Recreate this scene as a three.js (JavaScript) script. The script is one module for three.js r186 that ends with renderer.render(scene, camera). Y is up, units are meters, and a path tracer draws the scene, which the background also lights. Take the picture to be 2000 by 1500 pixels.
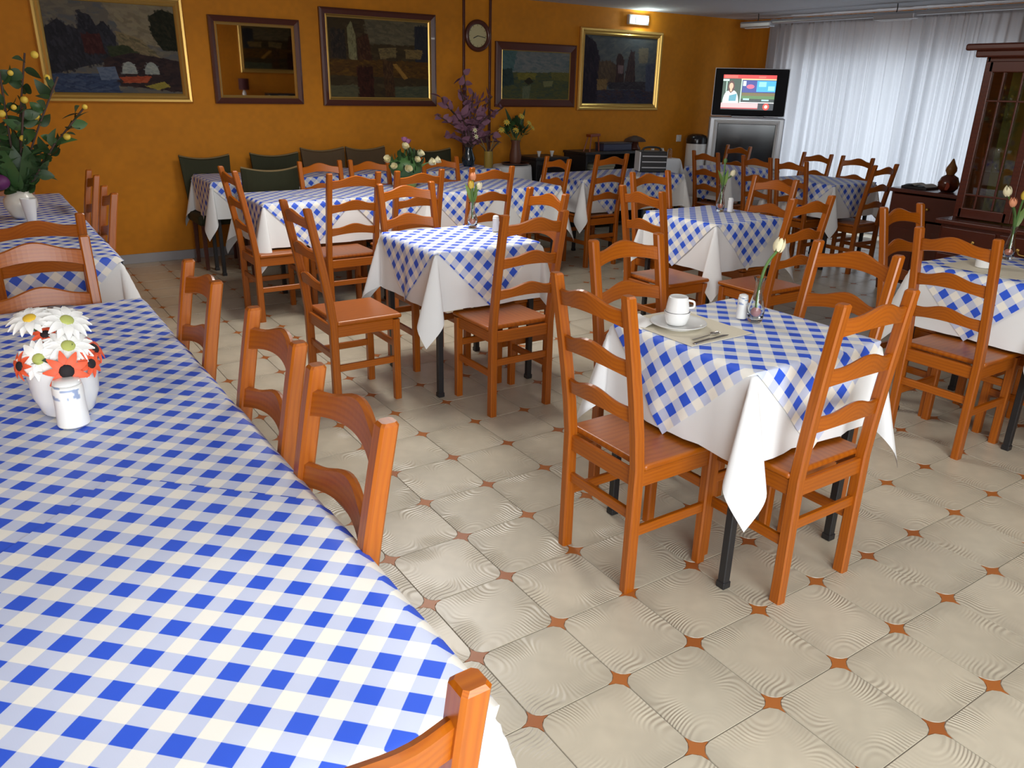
import * as THREE from 'three';
import { RoundedBoxGeometry } from 'three/addons/geometries/RoundedBoxGeometry.js';
import { mergeGeometries } from 'three/addons/utils/BufferGeometryUtils.js';
import { RectAreaLightUniformsLib } from 'three/addons/lights/RectAreaLightUniformsLib.js';

// ---------------------------------------------------------------- camera, sky, lights, exposure
RectAreaLightUniformsLib.init();
const scene = new THREE.Scene();
const renderer = new THREE.WebGLRenderer({ antialias: true });
renderer.toneMapping = THREE.LinearToneMapping;
renderer.toneMappingExposure = 1.17;
renderer.shadowMap.enabled = true;

const EYE = 1.5902, YAW = 0.5951, PITCH = 0.3635, ROLL = 0.0225, FOCAL = 1530;
const camera = new THREE.PerspectiveCamera(2 * Math.atan(750 / FOCAL) * 180 / Math.PI, 4 / 3, 0.05, 60);
camera.position.set(0, EYE, 0);
camera.rotation.order = 'YXZ';
camera.rotation.set(-PITCH, -(Math.PI / 2 - 0.9757), ROLL);
camera.rotation.y = -YAW;
scene.add(camera);
camera.updateMatrixWorld();

scene.background = new THREE.Color().setRGB(0.72, 0.86, 1.0);
scene.backgroundIntensity = 1.1;

function areaLight(w, h, color, intensity, pos, look, parent = scene) {
  const l = new THREE.RectAreaLight(color, intensity, w, h);
  l.position.set(...pos); parent.add(l); l.lookAt(...look); l.castShadow = true; return l;
}
// daylight: glazed front behind the viewer, curtained window at the far end
areaLight(3.0, 1.6, new THREE.Color(0.94, 0.975, 1.0), 9.2, [0.2, 1.45, 1.62], [1.6, 0.9, -4]);
areaLight(2.7, 1.85, new THREE.Color(0.88, 0.92, 1.0), 3.6, [9.22, 1.1, -5.6], [0, 1.1, -5.6]);

// ---------------------------------------------------------------- helpers
let seedState = 12345;
const rnd = () => { seedState = (seedState * 1664525 + 1013904223) >>> 0; return seedState / 4294967296; };
const rr = (a, b) => a + (b - a) * rnd();
const V = (x, y, z) => new THREE.Vector3(x, y, z);
const names = new Map();
function numbered(n) { const k = names.get(n) ?? 0; names.set(n, k + 1); return k ? `${n}_${String(k).padStart(3, '0')}` : n; }
function shade(m) { m.castShadow = true; m.receiveShadow = true; return m; }
function thing(name, label, category, pos = [0, 0, 0], turn = 0, group) {
  const o = new THREE.Group(); o.name = numbered(name); o.position.set(...pos); o.rotation.y = turn;
  o.userData = { label, category }; if (group) o.userData.group = group; scene.add(o); return o;
}
function part(name, geo, mat, parent, label) {
  const m = shade(new THREE.Mesh(Array.isArray(geo) ? merge(geo) : geo, mat)); m.name = name; parent.add(m);
  if (label) m.userData.label = label; return m;
}
function solo(name, geo, mat, label, category, group) {
  const m = shade(new THREE.Mesh(Array.isArray(geo) ? merge(geo) : geo, mat)); m.name = numbered(name);
  m.userData = { label, category }; if (group) m.userData.group = group; scene.add(m); return m;
}
function struct(name, geo, mat, label, category) {
  const m = shade(new THREE.Mesh(Array.isArray(geo) ? merge(geo) : geo, mat)); m.name = name;
  m.userData = { kind: 'structure', label, category }; scene.add(m); return m;
}
function merge(gs) { const l = gs.map((g) => { const h = g.index ? g.toNonIndexed() : g; for (const k of Object.keys(h.attributes)) if (!['position', 'normal', 'uv'].includes(k)) h.deleteAttribute(k); return h; }); return l.length > 1 ? mergeGeometries(l) : l[0]; }
const bx = (w, h, d, x = 0, y = 0, z = 0) => new THREE.BoxGeometry(w, h, d).translate(x, y, z);
const rb = (w, h, d, x = 0, y = 0, z = 0, r = 0.006, s = 2) => new RoundedBoxGeometry(w, h, d, s, Math.min(r, w / 2.01, h / 2.01, d / 2.01)).translate(x, y, z);
const lathe = (pts, seg = 28) => new THREE.LatheGeometry(pts.map(([r, y]) => new THREE.Vector2(r, y)), seg);
const tube = (pts, r, seg = 20, rad = 7) => new THREE.TubeGeometry(new THREE.CatmullRomCurve3(pts.map((p) => V(...p))), seg, r, rad);
function loft(rings, caps = true) {        // rings: arrays of points, same count, closed
  const n = rings[0].length, pos = [], uv = [], idx = []; let len = 0;
  rings.forEach((r, i) => {
    if (i) len += r[0].distanceTo(rings[i - 1][0]);
    let per = 0;
    for (let k = 0; k <= n; k++) { const p = r[k % n]; if (k) per += p.distanceTo(r[k - 1]); pos.push(p.x, p.y, p.z); uv.push(len, per); }
  });
  for (let i = 0; i < rings.length - 1; i++) for (let k = 0; k < n; k++) { const a = i * (n + 1) + k, b = a + 1, c = a + n + 1, d = c + 1; idx.push(a, b, c, b, d, c); }
  const g = new THREE.BufferGeometry();
  g.setAttribute('position', new THREE.Float32BufferAttribute(pos, 3)); g.setAttribute('uv', new THREE.Float32BufferAttribute(uv, 2)); g.setIndex(idx);
  const gs = [g.toNonIndexed()];
  if (caps) for (const [r, flip] of [[rings[0], false], [rings[rings.length - 1], true]]) {
    const c = r.reduce((s, p) => s.add(p), V(0, 0, 0)).multiplyScalar(1 / n), p2 = [], u2 = [];
    for (let k = 0; k < n; k++) { const a = r[k], b = r[(k + 1) % n]; const t = flip ? [c, a, b] : [c, b, a]; for (const q of t) { p2.push(q.x, q.y, q.z); u2.push(q.x * 0.5 + q.y * 0.3, q.z); } }
    const h = new THREE.BufferGeometry(); h.setAttribute('position', new THREE.Float32BufferAttribute(p2, 3)); h.setAttribute('uv', new THREE.Float32BufferAttribute(u2, 2)); gs.push(h);
  }
  const out = mergeGeometries(gs); out.computeVertexNormals(); return out;
}
// a chamfered rectangular bar along a path of [x,y,z,w,d]; w runs along ax, d along az
function bar(path, ax = V(1, 0, 0), az = V(0, 0, 1), ch = 0.005) {
  const end = (p, f, lift) => ring(p, f, lift);
  function ring([x, y, z, w, d], inset = 0) {
    const a = w / 2 - inset, b = d / 2 - inset, c = Math.min(ch, a * 0.8, b * 0.8), o = V(x, y, z);
    return [[a, -b + c], [a, b - c], [a - c, b], [-a + c, b], [-a, b - c], [-a, -b + c], [-a + c, -b], [a - c, -b]].map(([p, q]) => o.clone().addScaledVector(ax, p).addScaledVector(az, q));
  }
  const rings = path.map((p) => ring(p));
  return loft(rings);
}
function hbar(a, b, h, t, ch = 0.003) {   // horizontal bar from a to b, h tall, t thick
  const A = V(...a), B = V(...b), d = B.clone().sub(A).normalize(), side = V(-d.z, 0, d.x);
  const g = bar([[A.x, A.y, A.z, h, t], [B.x, B.y, B.z, h, t]], V(0, 1, 0), side, ch); return g;
}
function tex(size, fn, srgb = true, h = size) {
  const d = new Uint8Array(size * h * 4);
  for (let y = 0; y < h; y++) for (let x = 0; x < size; x++) { const c = fn(x / size, y / h, x, y), o = (y * size + x) * 4; for (let k = 0; k < 3; k++) d[o + k] = Math.max(0, Math.min(255, c[k])); d[o + 3] = 255; }
  const t = new THREE.DataTexture(d, size, h); t.wrapS = t.wrapT = THREE.RepeatWrapping; t.magFilter = THREE.LinearFilter; t.minFilter = THREE.LinearMipmapLinearFilter; t.generateMipmaps = true;
  if (srgb) t.colorSpace = THREE.SRGBColorSpace; t.needsUpdate = true; return t;
}
function hash(i, j) { let n = Math.imul(i, 374761393) + Math.imul(j, 668265263); n = Math.imul(n ^ (n >>> 13), 1274126177); return ((n ^ (n >>> 16)) >>> 0) / 4294967296; }
function vnoise(x, y, per) { const xi = Math.floor(x), yi = Math.floor(y), fx = x - xi, fy = y - yi, m = (a) => ((a % per) + per) % per; const s = (t) => t * t * (3 - 2 * t); const a = hash(m(xi), m(yi)), b = hash(m(xi + 1), m(yi)), c = hash(m(xi), m(yi + 1)), d = hash(m(xi + 1), m(yi + 1)); return (a + (b - a) * s(fx)) * (1 - s(fy)) + (c + (d - c) * s(fx)) * s(fy); }
const fbm = (u, v, p) => 0.55 * vnoise(u * p, v * p, p) + 0.28 * vnoise(u * p * 2, v * p * 2, p * 2) + 0.17 * vnoise(u * p * 4, v * p * 4, p * 4);
const std = (c, rough = 0.6, extra = {}) => new THREE.MeshStandardMaterial({ color: Array.isArray(c) ? new THREE.Color().setRGB(...c) : c, roughness: rough, ...extra });
const phys = (c, rough = 0.5, extra = {}) => new THREE.MeshPhysicalMaterial({ color: Array.isArray(c) ? new THREE.Color().setRGB(...c) : c, roughness: rough, ...extra });
function canvasTex(w, h, draw) { const c = document.createElement('canvas'); c.width = w; c.height = h; const g = c.getContext('2d'); draw(g, w, h); const t = new THREE.CanvasTexture(c); t.colorSpace = THREE.SRGBColorSpace; return t; }

// ---------------------------------------------------------------- materials
function woodTex(r, g, b, amp) {
  return tex(256, (u, v) => { const w = fbm(u, v, 4) * 0.5; const s = Math.sin((v * 16 + w * 2.2) * Math.PI * 2) * 0.5 + 0.5; const f = vnoise(u * 8, v * 96, 96); const k = 1 - amp * (0.55 * s * s + 0.45 * f); return [r * k, g * k * (1 - 0.06 * s), b * k]; });
}
const woodMap = woodTex(172, 92, 8, 0.12); woodMap.repeat.set(2.2, 4.5);
const redMap = woodTex(140, 58, 14, 0.14); redMap.repeat.set(2.2, 4.5);
const darkMap = woodTex(92, 38, 18, 0.2); darkMap.repeat.set(1.2, 2.2);
const M = {};
M.wood = phys(0xffffff, 0.36, { map: woodMap, clearcoat: 0.15, clearcoatRoughness: 0.3 });
M.redWood = phys(0xffffff, 0.36, { map: redMap, clearcoat: 0.15, clearcoatRoughness: 0.3 });
M.darkWood = phys(0xffffff, 0.34, { map: darkMap, clearcoat: 0.4, clearcoatRoughness: 0.2 });
const C = 0.0315;
const gingham = tex(64, (u, v) => { const a = u < 0.5, b = v < 0.5, t = ((Math.floor(u * 64) + Math.floor(v * 64)) & 1) * 5 - 2; return a && b ? [46 + t, 90 + t, 216 + t] : a || b ? [200 + t, 208 + t, 232 + t] : [243 + t, 240 + t, 230 + t]; });
const weave = tex(64, (u, v, x, y) => { const n = ((x >> 1) + (y >> 1)) & 1 ? 150 : 105; return [n, n, n]; }, false);
M.gingham = phys(0xffffff, 0.55, { map: gingham, side: THREE.DoubleSide, sheen: 0.3, sheenRoughness: 0.6 });
M.cloth = phys([0.80, 0.81, 0.81], 0.75, { side: THREE.DoubleSide, sheen: 0.3, sheenRoughness: 0.7 });
M.black = std([0.018, 0.018, 0.02], 0.45); M.matBlack = phys([0.01, 0.01, 0.012], 0.6, { specularIntensity: 0.3 });
M.blackGloss = std([0.012, 0.012, 0.014], 0.2);
M.white = phys([0.8, 0.8, 0.78], 0.22, { clearcoat: 0.4 });
M.plastic = std([0.75, 0.76, 0.76], 0.4);
M.silver = std([0.55, 0.56, 0.58], 0.38, { metalness: 0.5 });
M.steel = std([0.72, 0.7, 0.66], 0.22, { metalness: 1 });
M.gold = std([0.68, 0.44, 0.12], 0.34, { metalness: 0.75 });
M.mahogany = phys([0.085, 0.022, 0.012], 0.35, { clearcoat: 0.3 });
M.glass = phys([0.93, 0.97, 0.95], 0.03, { transmission: 1, thickness: 0.004, ior: 1.45 });
M.pane = phys([0.97, 0.98, 0.97], 0.02, { transmission: 1, thickness: 0 });
M.paper = std([0.72, 0.66, 0.52], 0.8);
M.napkin = std([0.86, 0.85, 0.82], 0.85, { side: THREE.DoubleSide });
M.leafDark = std([0.03, 0.065, 0.022], 0.5, { side: THREE.DoubleSide });
M.leafMid = std([0.045, 0.11, 0.03], 0.5, { side: THREE.DoubleSide });
M.leafLight = std([0.16, 0.26, 0.06], 0.5, { side: THREE.DoubleSide });
M.stem = std([0.10, 0.2, 0.05], 0.6);
M.twig = std([0.07, 0.04, 0.03], 0.8);
M.petalWhite = std([0.85, 0.84, 0.80], 0.65, { side: THREE.DoubleSide });
M.petalCream = std([0.82, 0.76, 0.50], 0.65, { side: THREE.DoubleSide });
M.petalYellow = std([0.72, 0.50, 0.06], 0.6, { side: THREE.DoubleSide });
M.petalOrange = std([0.80, 0.11, 0.04], 0.6, { side: THREE.DoubleSide });
M.petalPeach = std([0.80, 0.34, 0.18], 0.6, { side: THREE.DoubleSide });
M.petalPurple = std([0.22, 0.10, 0.15], 0.75, { side: THREE.DoubleSide });
M.violet = std([0.10, 0.012, 0.09], 0.6, { side: THREE.DoubleSide });
M.floral = std(0xffffff, 0.35, { map: tex(64, (u, v) => { const n = fbm(u, v, 6); return v > 0.55 && n > 0.52 ? [150, 165, 195] : [236, 236, 232]; }) });
M.green = std([0.03, 0.032, 0.012], 0.85);
M.brownCloth = std([0.10, 0.062, 0.028], 0.85);
M.piping = std([0.22, 0.15, 0.06], 0.7);

// ---------------------------------------------------------------- room shell
const X0 = -2.6, X1 = 8.95, Z0 = -7.8, Z1 = 1.75, HC = 2.47, TH = 0.16;
const plasterBump = tex(256, (u, v) => { const n = 70 + 120 * fbm(u, v, 24); return [n, n, n]; }, false);
const plasterMap = tex(256, (u, v) => { const k = 0.94 + 0.12 * (fbm(u, v, 5) - 0.5) + 0.05 * (vnoise(u * 64, v * 64, 64) - 0.5); return [218 * k, 137 * k, 12 * k]; });
const wallMat = (rx, ry) => { const a = plasterMap.clone(), b = plasterBump.clone(); a.repeat.set(rx, ry); b.repeat.set(rx * 2, ry * 2); a.needsUpdate = b.needsUpdate = true; return std(0xffffff, 0.78, { map: a, bumpMap: b, bumpScale: 0.0015 }); };
const ceilMat = std([0.55, 0.57, 0.60], 0.85);
const LX = X1 - X0, LZ = Z1 - Z0, MX = (X0 + X1) / 2, MZ = (Z0 + Z1) / 2;
struct('wall_back', bx(LX + 2 * TH, HC, TH, MX, HC / 2, Z0 - TH / 2), wallMat(5, 1.1), 'ochre orange plaster wall hung with paintings', 'wall');
struct('wall_left', bx(TH, HC, LZ, X0 - TH / 2, HC / 2, MZ), wallMat(4, 1.1), 'ochre plaster side wall past the long checked tables', 'wall');
// window wall with its opening
const WZ0 = -7.0, WZ1 = -4.2, WY0 = 0.12, WY1 = 2.06;
struct('wall_right', [bx(TH, HC, WZ0 - Z0, X1 + TH / 2, HC / 2, (Z0 + WZ0) / 2), bx(TH, HC, Z1 - WZ1, X1 + TH / 2, HC / 2, (Z1 + WZ1) / 2), bx(TH, WY0, WZ1 - WZ0, X1 + TH / 2, WY0 / 2, (WZ0 + WZ1) / 2), bx(TH, HC - WY1, WZ1 - WZ0, X1 + TH / 2, (HC + WY1) / 2, (WZ0 + WZ1) / 2)], wallMat(4, 1.1), 'ochre wall holding the curtained window', 'wall');
// street front behind the viewer, with a wide glazed opening
const FX0 = -1.4, FX1 = 1.8, FY0 = 0.55, FY1 = 2.3;
struct('wall_front', [bx(FX0 - X0 + TH, HC, TH, (X0 - TH + FX0) / 2, HC / 2, Z1 + TH / 2), bx(X1 + TH - FX1, HC, TH, (X1 + TH + FX1) / 2, HC / 2, Z1 + TH / 2), bx(FX1 - FX0, FY0, TH, (FX0 + FX1) / 2, FY0 / 2, Z1 + TH / 2), bx(FX1 - FX0, HC - FY1, TH, (FX0 + FX1) / 2, (HC + FY1) / 2, Z1 + TH / 2)], wallMat(5, 1.1), 'ochre front wall seen in the mirror', 'wall');
struct('ceiling', bx(LX + 2 * TH, TH, LZ + 2 * TH, MX, HC + TH / 2, MZ), ceilMat, 'pale grey painted ceiling', 'ceiling');
const baseMat = std([0.34, 0.33, 0.34], 0.5);
struct('baseboard_back', rb(LX, 0.085, 0.014, MX, 0.0425, Z0 + 0.007, 0.003), baseMat, 'grey tile skirting along the picture wall', 'skirting');
struct('baseboard_right', rb(0.014, 0.085, LZ - 0.02, X1 - 0.007, 0.0425, MZ, 0.003), baseMat, 'grey tile skirting below the curtain', 'skirting');
function windowUnit(name, along, c0, c1, y0, y1, plane, label) {
  const w = new THREE.Group(); w.name = name; w.userData = { kind: 'structure', label, category: 'window' }; scene.add(w);
  const n = 3, L = c1 - c0, put = (len, h, d, c, y) => along === 'z' ? bx(d, h, len, plane, y, c) : bx(len, h, d, c, y, plane);
  const fr = M.silver; part('window_frame', [put(L, 0.05, 0.06, (c0 + c1) / 2, y0 + 0.025), put(L, 0.05, 0.06, (c0 + c1) / 2, y1 - 0.025), put(0.05, y1 - y0, 0.06, c0 + 0.025, (y0 + y1) / 2), put(0.05, y1 - y0, 0.06, c1 - 0.025, (y0 + y1) / 2)], fr, w);
  for (let k = 0; k < n; k++) {
    const a = c0 + 0.05 + (L - 0.1) * k / n, b = c0 + 0.05 + (L - 0.1) * (k + 1) / n, s = part('sash', [put(0.035, y1 - y0 - 0.1, 0.03, a + 0.018, (y0 + y1) / 2), put(0.035, y1 - y0 - 0.1, 0.03, b - 0.018, (y0 + y1) / 2), put(b - a, 0.035, 0.03, (a + b) / 2, y0 + 0.068), put(b - a, 0.035, 0.03, (a + b) / 2, y1 - 0.068)], fr, w);
    part('pane', put(b - a - 0.07, y1 - y0 - 0.17, 0.004, (a + b) / 2, (y0 + y1) / 2), M.pane, s);
  }
}
windowUnit('window_1', 'z', WZ0, WZ1, WY0, WY1, X1 + 0.09, 'wide aluminium sliding window behind the white curtain');
windowUnit('window_2', 'x', FX0, FX1, FY0, FY1, Z1 + 0.1, 'wide glazed street window behind the viewer');

// ---------------------------------------------------------------- tiled floor
{
  const TS = 0.30, OX = 0.989, OZ = -1.3145, HALF = 0.1485, R = 0.044;
  const floor = new THREE.Group(); floor.name = 'floor'; floor.userData = { kind: 'structure', label: 'cream ceramic floor tiles with terracotta star insets', category: 'floor' }; scene.add(floor);
  part('grout_bed', bx(LX + 2 * TH, 0.12, LZ + 2 * TH, MX, -0.063, MZ), std([0.28, 0.24, 0.19], 0.9), floor);
  const ringPts = [];
  for (let c = 0; c < 4; c++) for (let k = 0; k <= 3; k++) { const a = c * Math.PI / 2 + k / 3 * Math.PI / 2, sx = [1, -1, -1, 1][c], sz = [1, 1, -1, -1][c]; ringPts.push([sx * (HALF - R) + Math.cos(a) * R, sz * (HALF - R) + Math.sin(a) * R]); }
  function slab(pts, top, drop, ch, rot) {   // top face, small chamfer, side wall
    const p = [], uv = [], U = (x, z) => { let a = x / TS + 0.5, b = z / TS + 0.5; for (let k = 0; k < rot; k++) [a, b] = [1 - b, a]; return [a, b]; };
    const push = (x, y, z) => { p.push(x, y, z); uv.push(...U(x, z)); };
    const n = pts.length, s = 1 - ch;
    for (let k = 0; k < n; k++) {
      const [ax, az] = pts[k], [bx_, bz] = pts[(k + 1) % n];
      push(0, top, 0); push(bx_ * s, top, bz * s); push(ax * s, top, az * s);
      push(ax * s, top, az * s); push(bx_ * s, top, bz * s); push(bx_, top - drop, bz); push(ax * s, top, az * s); push(bx_, top - drop, bz); push(ax, top - drop, az);
    }
    const g = new THREE.BufferGeometry(); g.setAttribute('position', new THREE.Float32BufferAttribute(p, 3)); g.setAttribute('uv', new THREE.Float32BufferAttribute(uv, 2)); g.computeVertexNormals(); return g;
  }
  const tileGeos = [0, 1, 2, 3].map((r) => slab(ringPts, 0, 0.0025, 0.006, r));
  const starPts = [];
  for (let c = 0; c < 4; c++) { const a0 = c * Math.PI / 2; const tip = [Math.cos(a0) * R * 0.98, Math.sin(a0) * R * 0.98]; starPts.push(tip); const a1 = a0 + Math.PI / 2, cx = (Math.cos(a0) + Math.cos(a1)) * (R + 0.001), cz = (Math.sin(a0) + Math.sin(a1)) * (R + 0.001); for (let k = 1; k < 4; k++) { const t = a1 + Math.PI + (-Math.PI / 2) * (k / 4) , q = [cx + Math.cos(a1 + Math.PI + Math.PI / 2 * 0) * 0, 0]; const ang = (a1 + Math.PI) + (a0 + Math.PI - (a1 + Math.PI)) * (k / 4); const rad = R - 0.0005; q[0] = cx + Math.cos(ang) * rad; q[1] = cz + Math.sin(ang) * rad; starPts.push(q); } }
  // from tip to tip the inset's edge is hollow, following the rounded tile corners
  const starGeo = slab(starPts, -0.0006, 0.003, 0.03, 0);
  const relief = tex(384, (u, v) => {
    const x = u - 0.5, y = v - 0.5, e = Math.max(Math.abs(x), Math.abs(y)) * 2, m = Math.max(0, Math.min(1, (e - 0.42) / 0.35)) * (0.55 + 0.45 * Math.sin(3.1 * Math.atan2(y, x) + 1.2));
    const ph = 60 * (x * 0.8 + y * 0.25 + 0.16 * Math.sin(4.2 * y + 2 * x) + 0.14 * Math.sin(7 * x - 3 * y)) ;
    const n = 128 + 95 * Math.max(0, m) * Math.sin(ph * 2.1) + 16 * (fbm(u, v, 12) - 0.5); return [n, n, n];
  }, false);
  const tints = [[0.66, 0.60, 0.475], [0.685, 0.625, 0.50], [0.64, 0.585, 0.465]];
  const mott = tex(256, (u, v) => { const k = 236 + 38 * (fbm(u, v, 3) - 0.5); return [k, k * 0.992, k * 0.975]; });
  const tileMats = tints.map((c) => phys(c, 0.34, { map: mott, bumpMap: relief, bumpScale: 0.002, clearcoat: 0.25, clearcoatRoughness: 0.3 }));
  const starMats = [[0.42, 0.135, 0.028], [0.36, 0.11, 0.025]].map((c) => std(c, 0.4));
  const cells = [], stars = [];
  for (let i = -14; i < 29; i++) for (let j = -24; j < 12; j++) {
    const sx = OX + i * TS, sz = OZ + j * TS, x = sx + TS / 2, z = sz + TS / 2;
    if (sx > X0 && sx < X1 && sz > Z0 && sz < Z1) stars.push([sx, sz]);
    if (x > X0 - 0.1 && x < X1 + 0.1 && z > Z0 - 0.1 && z < Z1 + 0.1) cells.push([x, z]);
  }
  const seen = ([x, z]) => { const p = V(x, 0, z).project(camera); const d = V(x, 0, z).applyMatrix4(camera.matrixWorldInverse).z; return d < -0.2 && Math.abs(p.x) < 1.08 && Math.abs(p.y) < 1.1 ? -d : 100 + Math.abs(d); };
  for (const [list, name, geos, mats] of [[cells, 'tile', tileGeos, tileMats], [stars, 'star_inset', [starGeo], starMats]]) {
    list.sort((a, b) => seen(a) - seen(b));
    const rest = [];
    list.forEach(([x, z], k) => {
      const g = geos[Math.floor(hash(Math.round(x * 10), Math.round(z * 10)) * geos.length)], m = mats[Math.floor(hash(Math.round(z * 10) + 7, Math.round(x * 10)) * mats.length)];
      if (k < 295) { const o = shade(new THREE.Mesh(g, m)); o.name = name; o.position.set(x, 0, z); floor.add(o); } else rest.push(g.clone().translate(x, 0, z));
    });
    const f = part(name + '_field', rest, mats[0], floor); f.userData.kind = 'stuff';
  }
}

// ---------------------------------------------------------------- ladder-back chair
function slatGeo(y0, y1, zAt) {            // humped rail, bowed backwards in plan
  const rings = [], N = 18, L = 0.156;
  for (let i = 0; i <= N; i++) {
    const s = i / N * 2 - 1, x = s * L, hump = Math.pow(Math.cos(Math.min(1, Math.abs(s) * 1.25) * Math.PI / 2), 2), bow = -0.026 * (1 - s * s);
    const top = y1 + 0.028 * hump - 0.004 * Math.pow(Math.abs(s), 6), bot = y0 + 0.02 * (1 - s * s), t = 0.009, yc = (top + bot) / 2;
    const f = (y, dz) => V(x, y, zAt(y) + bow + dz);
    rings.push([f(bot + 0.003, -t), f(bot, 0), f(bot + 0.003, t), f(yc, t), f(top - 0.004, t), f(top, 0), f(top - 0.004, -t), f(yc, -t)]);
  }
  return loft(rings);
}
function buildChair(lean) {
  const chairGeo = {};
  const zAt = (y) => y < 0.46 ? -0.17 : -0.17 - lean * Math.pow((y - 0.46) / 0.575, 1.25);
  const post = (s) => { const pth = [0, 0.12, 0.3, 0.46, 0.58, 0.7, 0.82, 0.94, 1.03].map((y) => [s * 0.172, y, zAt(y), 0.036, 0.043 - 0.007 * (y / 1.03)]); pth.push([s * 0.172, 1.036, zAt(1.036), 0.028, 0.028]); return bar(pth); };
  chairGeo.post = [post(-1), post(1)];
  chairGeo.leg = [-1, 1].map((s) => bar([[s * 0.172, 0, 0.17, 0.036, 0.036], [s * 0.172, 0.445, 0.17, 0.038, 0.038]]));
  chairGeo.seat = rb(0.39, 0.024, 0.355, 0, 0.463, 0.022, 0.011, 3);
  chairGeo.apron = [hbar([-0.155, 0.42, 0.17], [0.155, 0.42, 0.17], 0.058, 0.02), hbar([-0.155, 0.42, -0.168], [0.155, 0.42, -0.168], 0.058, 0.02), hbar([-0.172, 0.42, -0.152], [-0.172, 0.42, 0.152], 0.058, 0.02), hbar([0.172, 0.42, -0.152], [0.172, 0.42, 0.152], 0.058, 0.02)];
  chairGeo.stretcher = [hbar([-0.155, 0.305, 0.17], [0.155, 0.305, 0.17], 0.036, 0.018), hbar([-0.155, 0.285, -0.168], [0.155, 0.285, -0.168], 0.036, 0.018), hbar([-0.172, 0.225, -0.15], [-0.172, 0.225, 0.152], 0.036, 0.018), hbar([0.172, 0.225, -0.15], [0.172, 0.225, 0.152], 0.036, 0.018)];
  chairGeo.slat = [[0.928, 0.99], [0.768, 0.83], [0.612, 0.672]].map(([a, b]) => slatGeo(a, b, zAt));
  // seat grain in metres
  const sg = chairGeo.seat, sp = sg.attributes.position, su = sg.attributes.uv; for (let i = 0; i < sp.count; i++) su.setXY(i, sp.getZ(i), sp.getX(i) * 0.5);
  return chairGeo;
}
const chairStandard = buildChair(0.092), chairUpright = buildChair(0.055);
const DIR = { S: 0, E: Math.PI / 2, N: Math.PI, W: -Math.PI / 2 };
function chair(x, z, dir, label, opt = {}) {
  const chairGeo = opt.geo ?? chairStandard, mat = opt.mat ?? M.wood, t = thing('ladder_back_chair', label, 'chair', [x, 0, z], DIR[dir] + (opt.turn ?? 0), 'ladder-back dining chairs');
  for (const g of chairGeo.leg) part('leg', g, mat, t);
  for (const g of chairGeo.post) part('back_post', g, mat, t);
  part('seat', chairGeo.seat, mat, t);
  for (const g of chairGeo.apron) part('apron_rail', g, mat, t);
  for (const g of chairGeo.stretcher) part('stretcher', g, mat, t);
  for (const g of chairGeo.slat) part('back_slat', g, mat, t);
  if (opt.scale) t.scale.setScalar(opt.scale);
  return t;
}

// ---------------------------------------------------------------- tables and cloths
const TOP = 0.79;
function table(x0, x1, z0, z1, label, ins = []) {
  const t = thing('dining_table', label, 'table', [(x0 + x1) / 2, 0, (z0 + z1) / 2]), w = x1 - x0, d = z1 - z0;
  part('tabletop', rb(w - 0.008, 0.025, d - 0.008, 0, TOP - 0.0125, 0, 0.004), M.darkWood, t);
  part('frame', [hbar([-w / 2 + 0.03, TOP - 0.045, -d / 2 + 0.03], [w / 2 - 0.03, TOP - 0.045, -d / 2 + 0.03], 0.035, 0.02), hbar([-w / 2 + 0.03, TOP - 0.045, d / 2 - 0.03], [w / 2 - 0.03, TOP - 0.045, d / 2 - 0.03], 0.035, 0.02), hbar([-w / 2 + 0.03, TOP - 0.045, -d / 2 + 0.03], [-w / 2 + 0.03, TOP - 0.045, d / 2 - 0.03], 0.035, 0.02), hbar([w / 2 - 0.03, TOP - 0.045, -d / 2 + 0.03], [w / 2 - 0.03, TOP - 0.045, d / 2 - 0.03], 0.035, 0.02)], M.black, t);
  for (const [a, b] of [[-1, -1], [1, -1], [-1, 1], [1, 1]]) { const lx = a * (w / 2 - (ins[a < 0 ? 0 : 1] ?? 0.028)), lz = b * (d / 2 - (ins[b < 0 ? 2 : 3] ?? 0.028)), l = part('leg', bar([[lx, 0.02, lz, 0.03, 0.03], [lx, TOP - 0.03, lz, 0.03, 0.03]], undefined, undefined, 0.003), M.black, t); part('foot_cap', rb(0.036, 0.026, 0.036, lx, 0.013, lz, 0.004), M.black, l); }
  return t;
}
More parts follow.
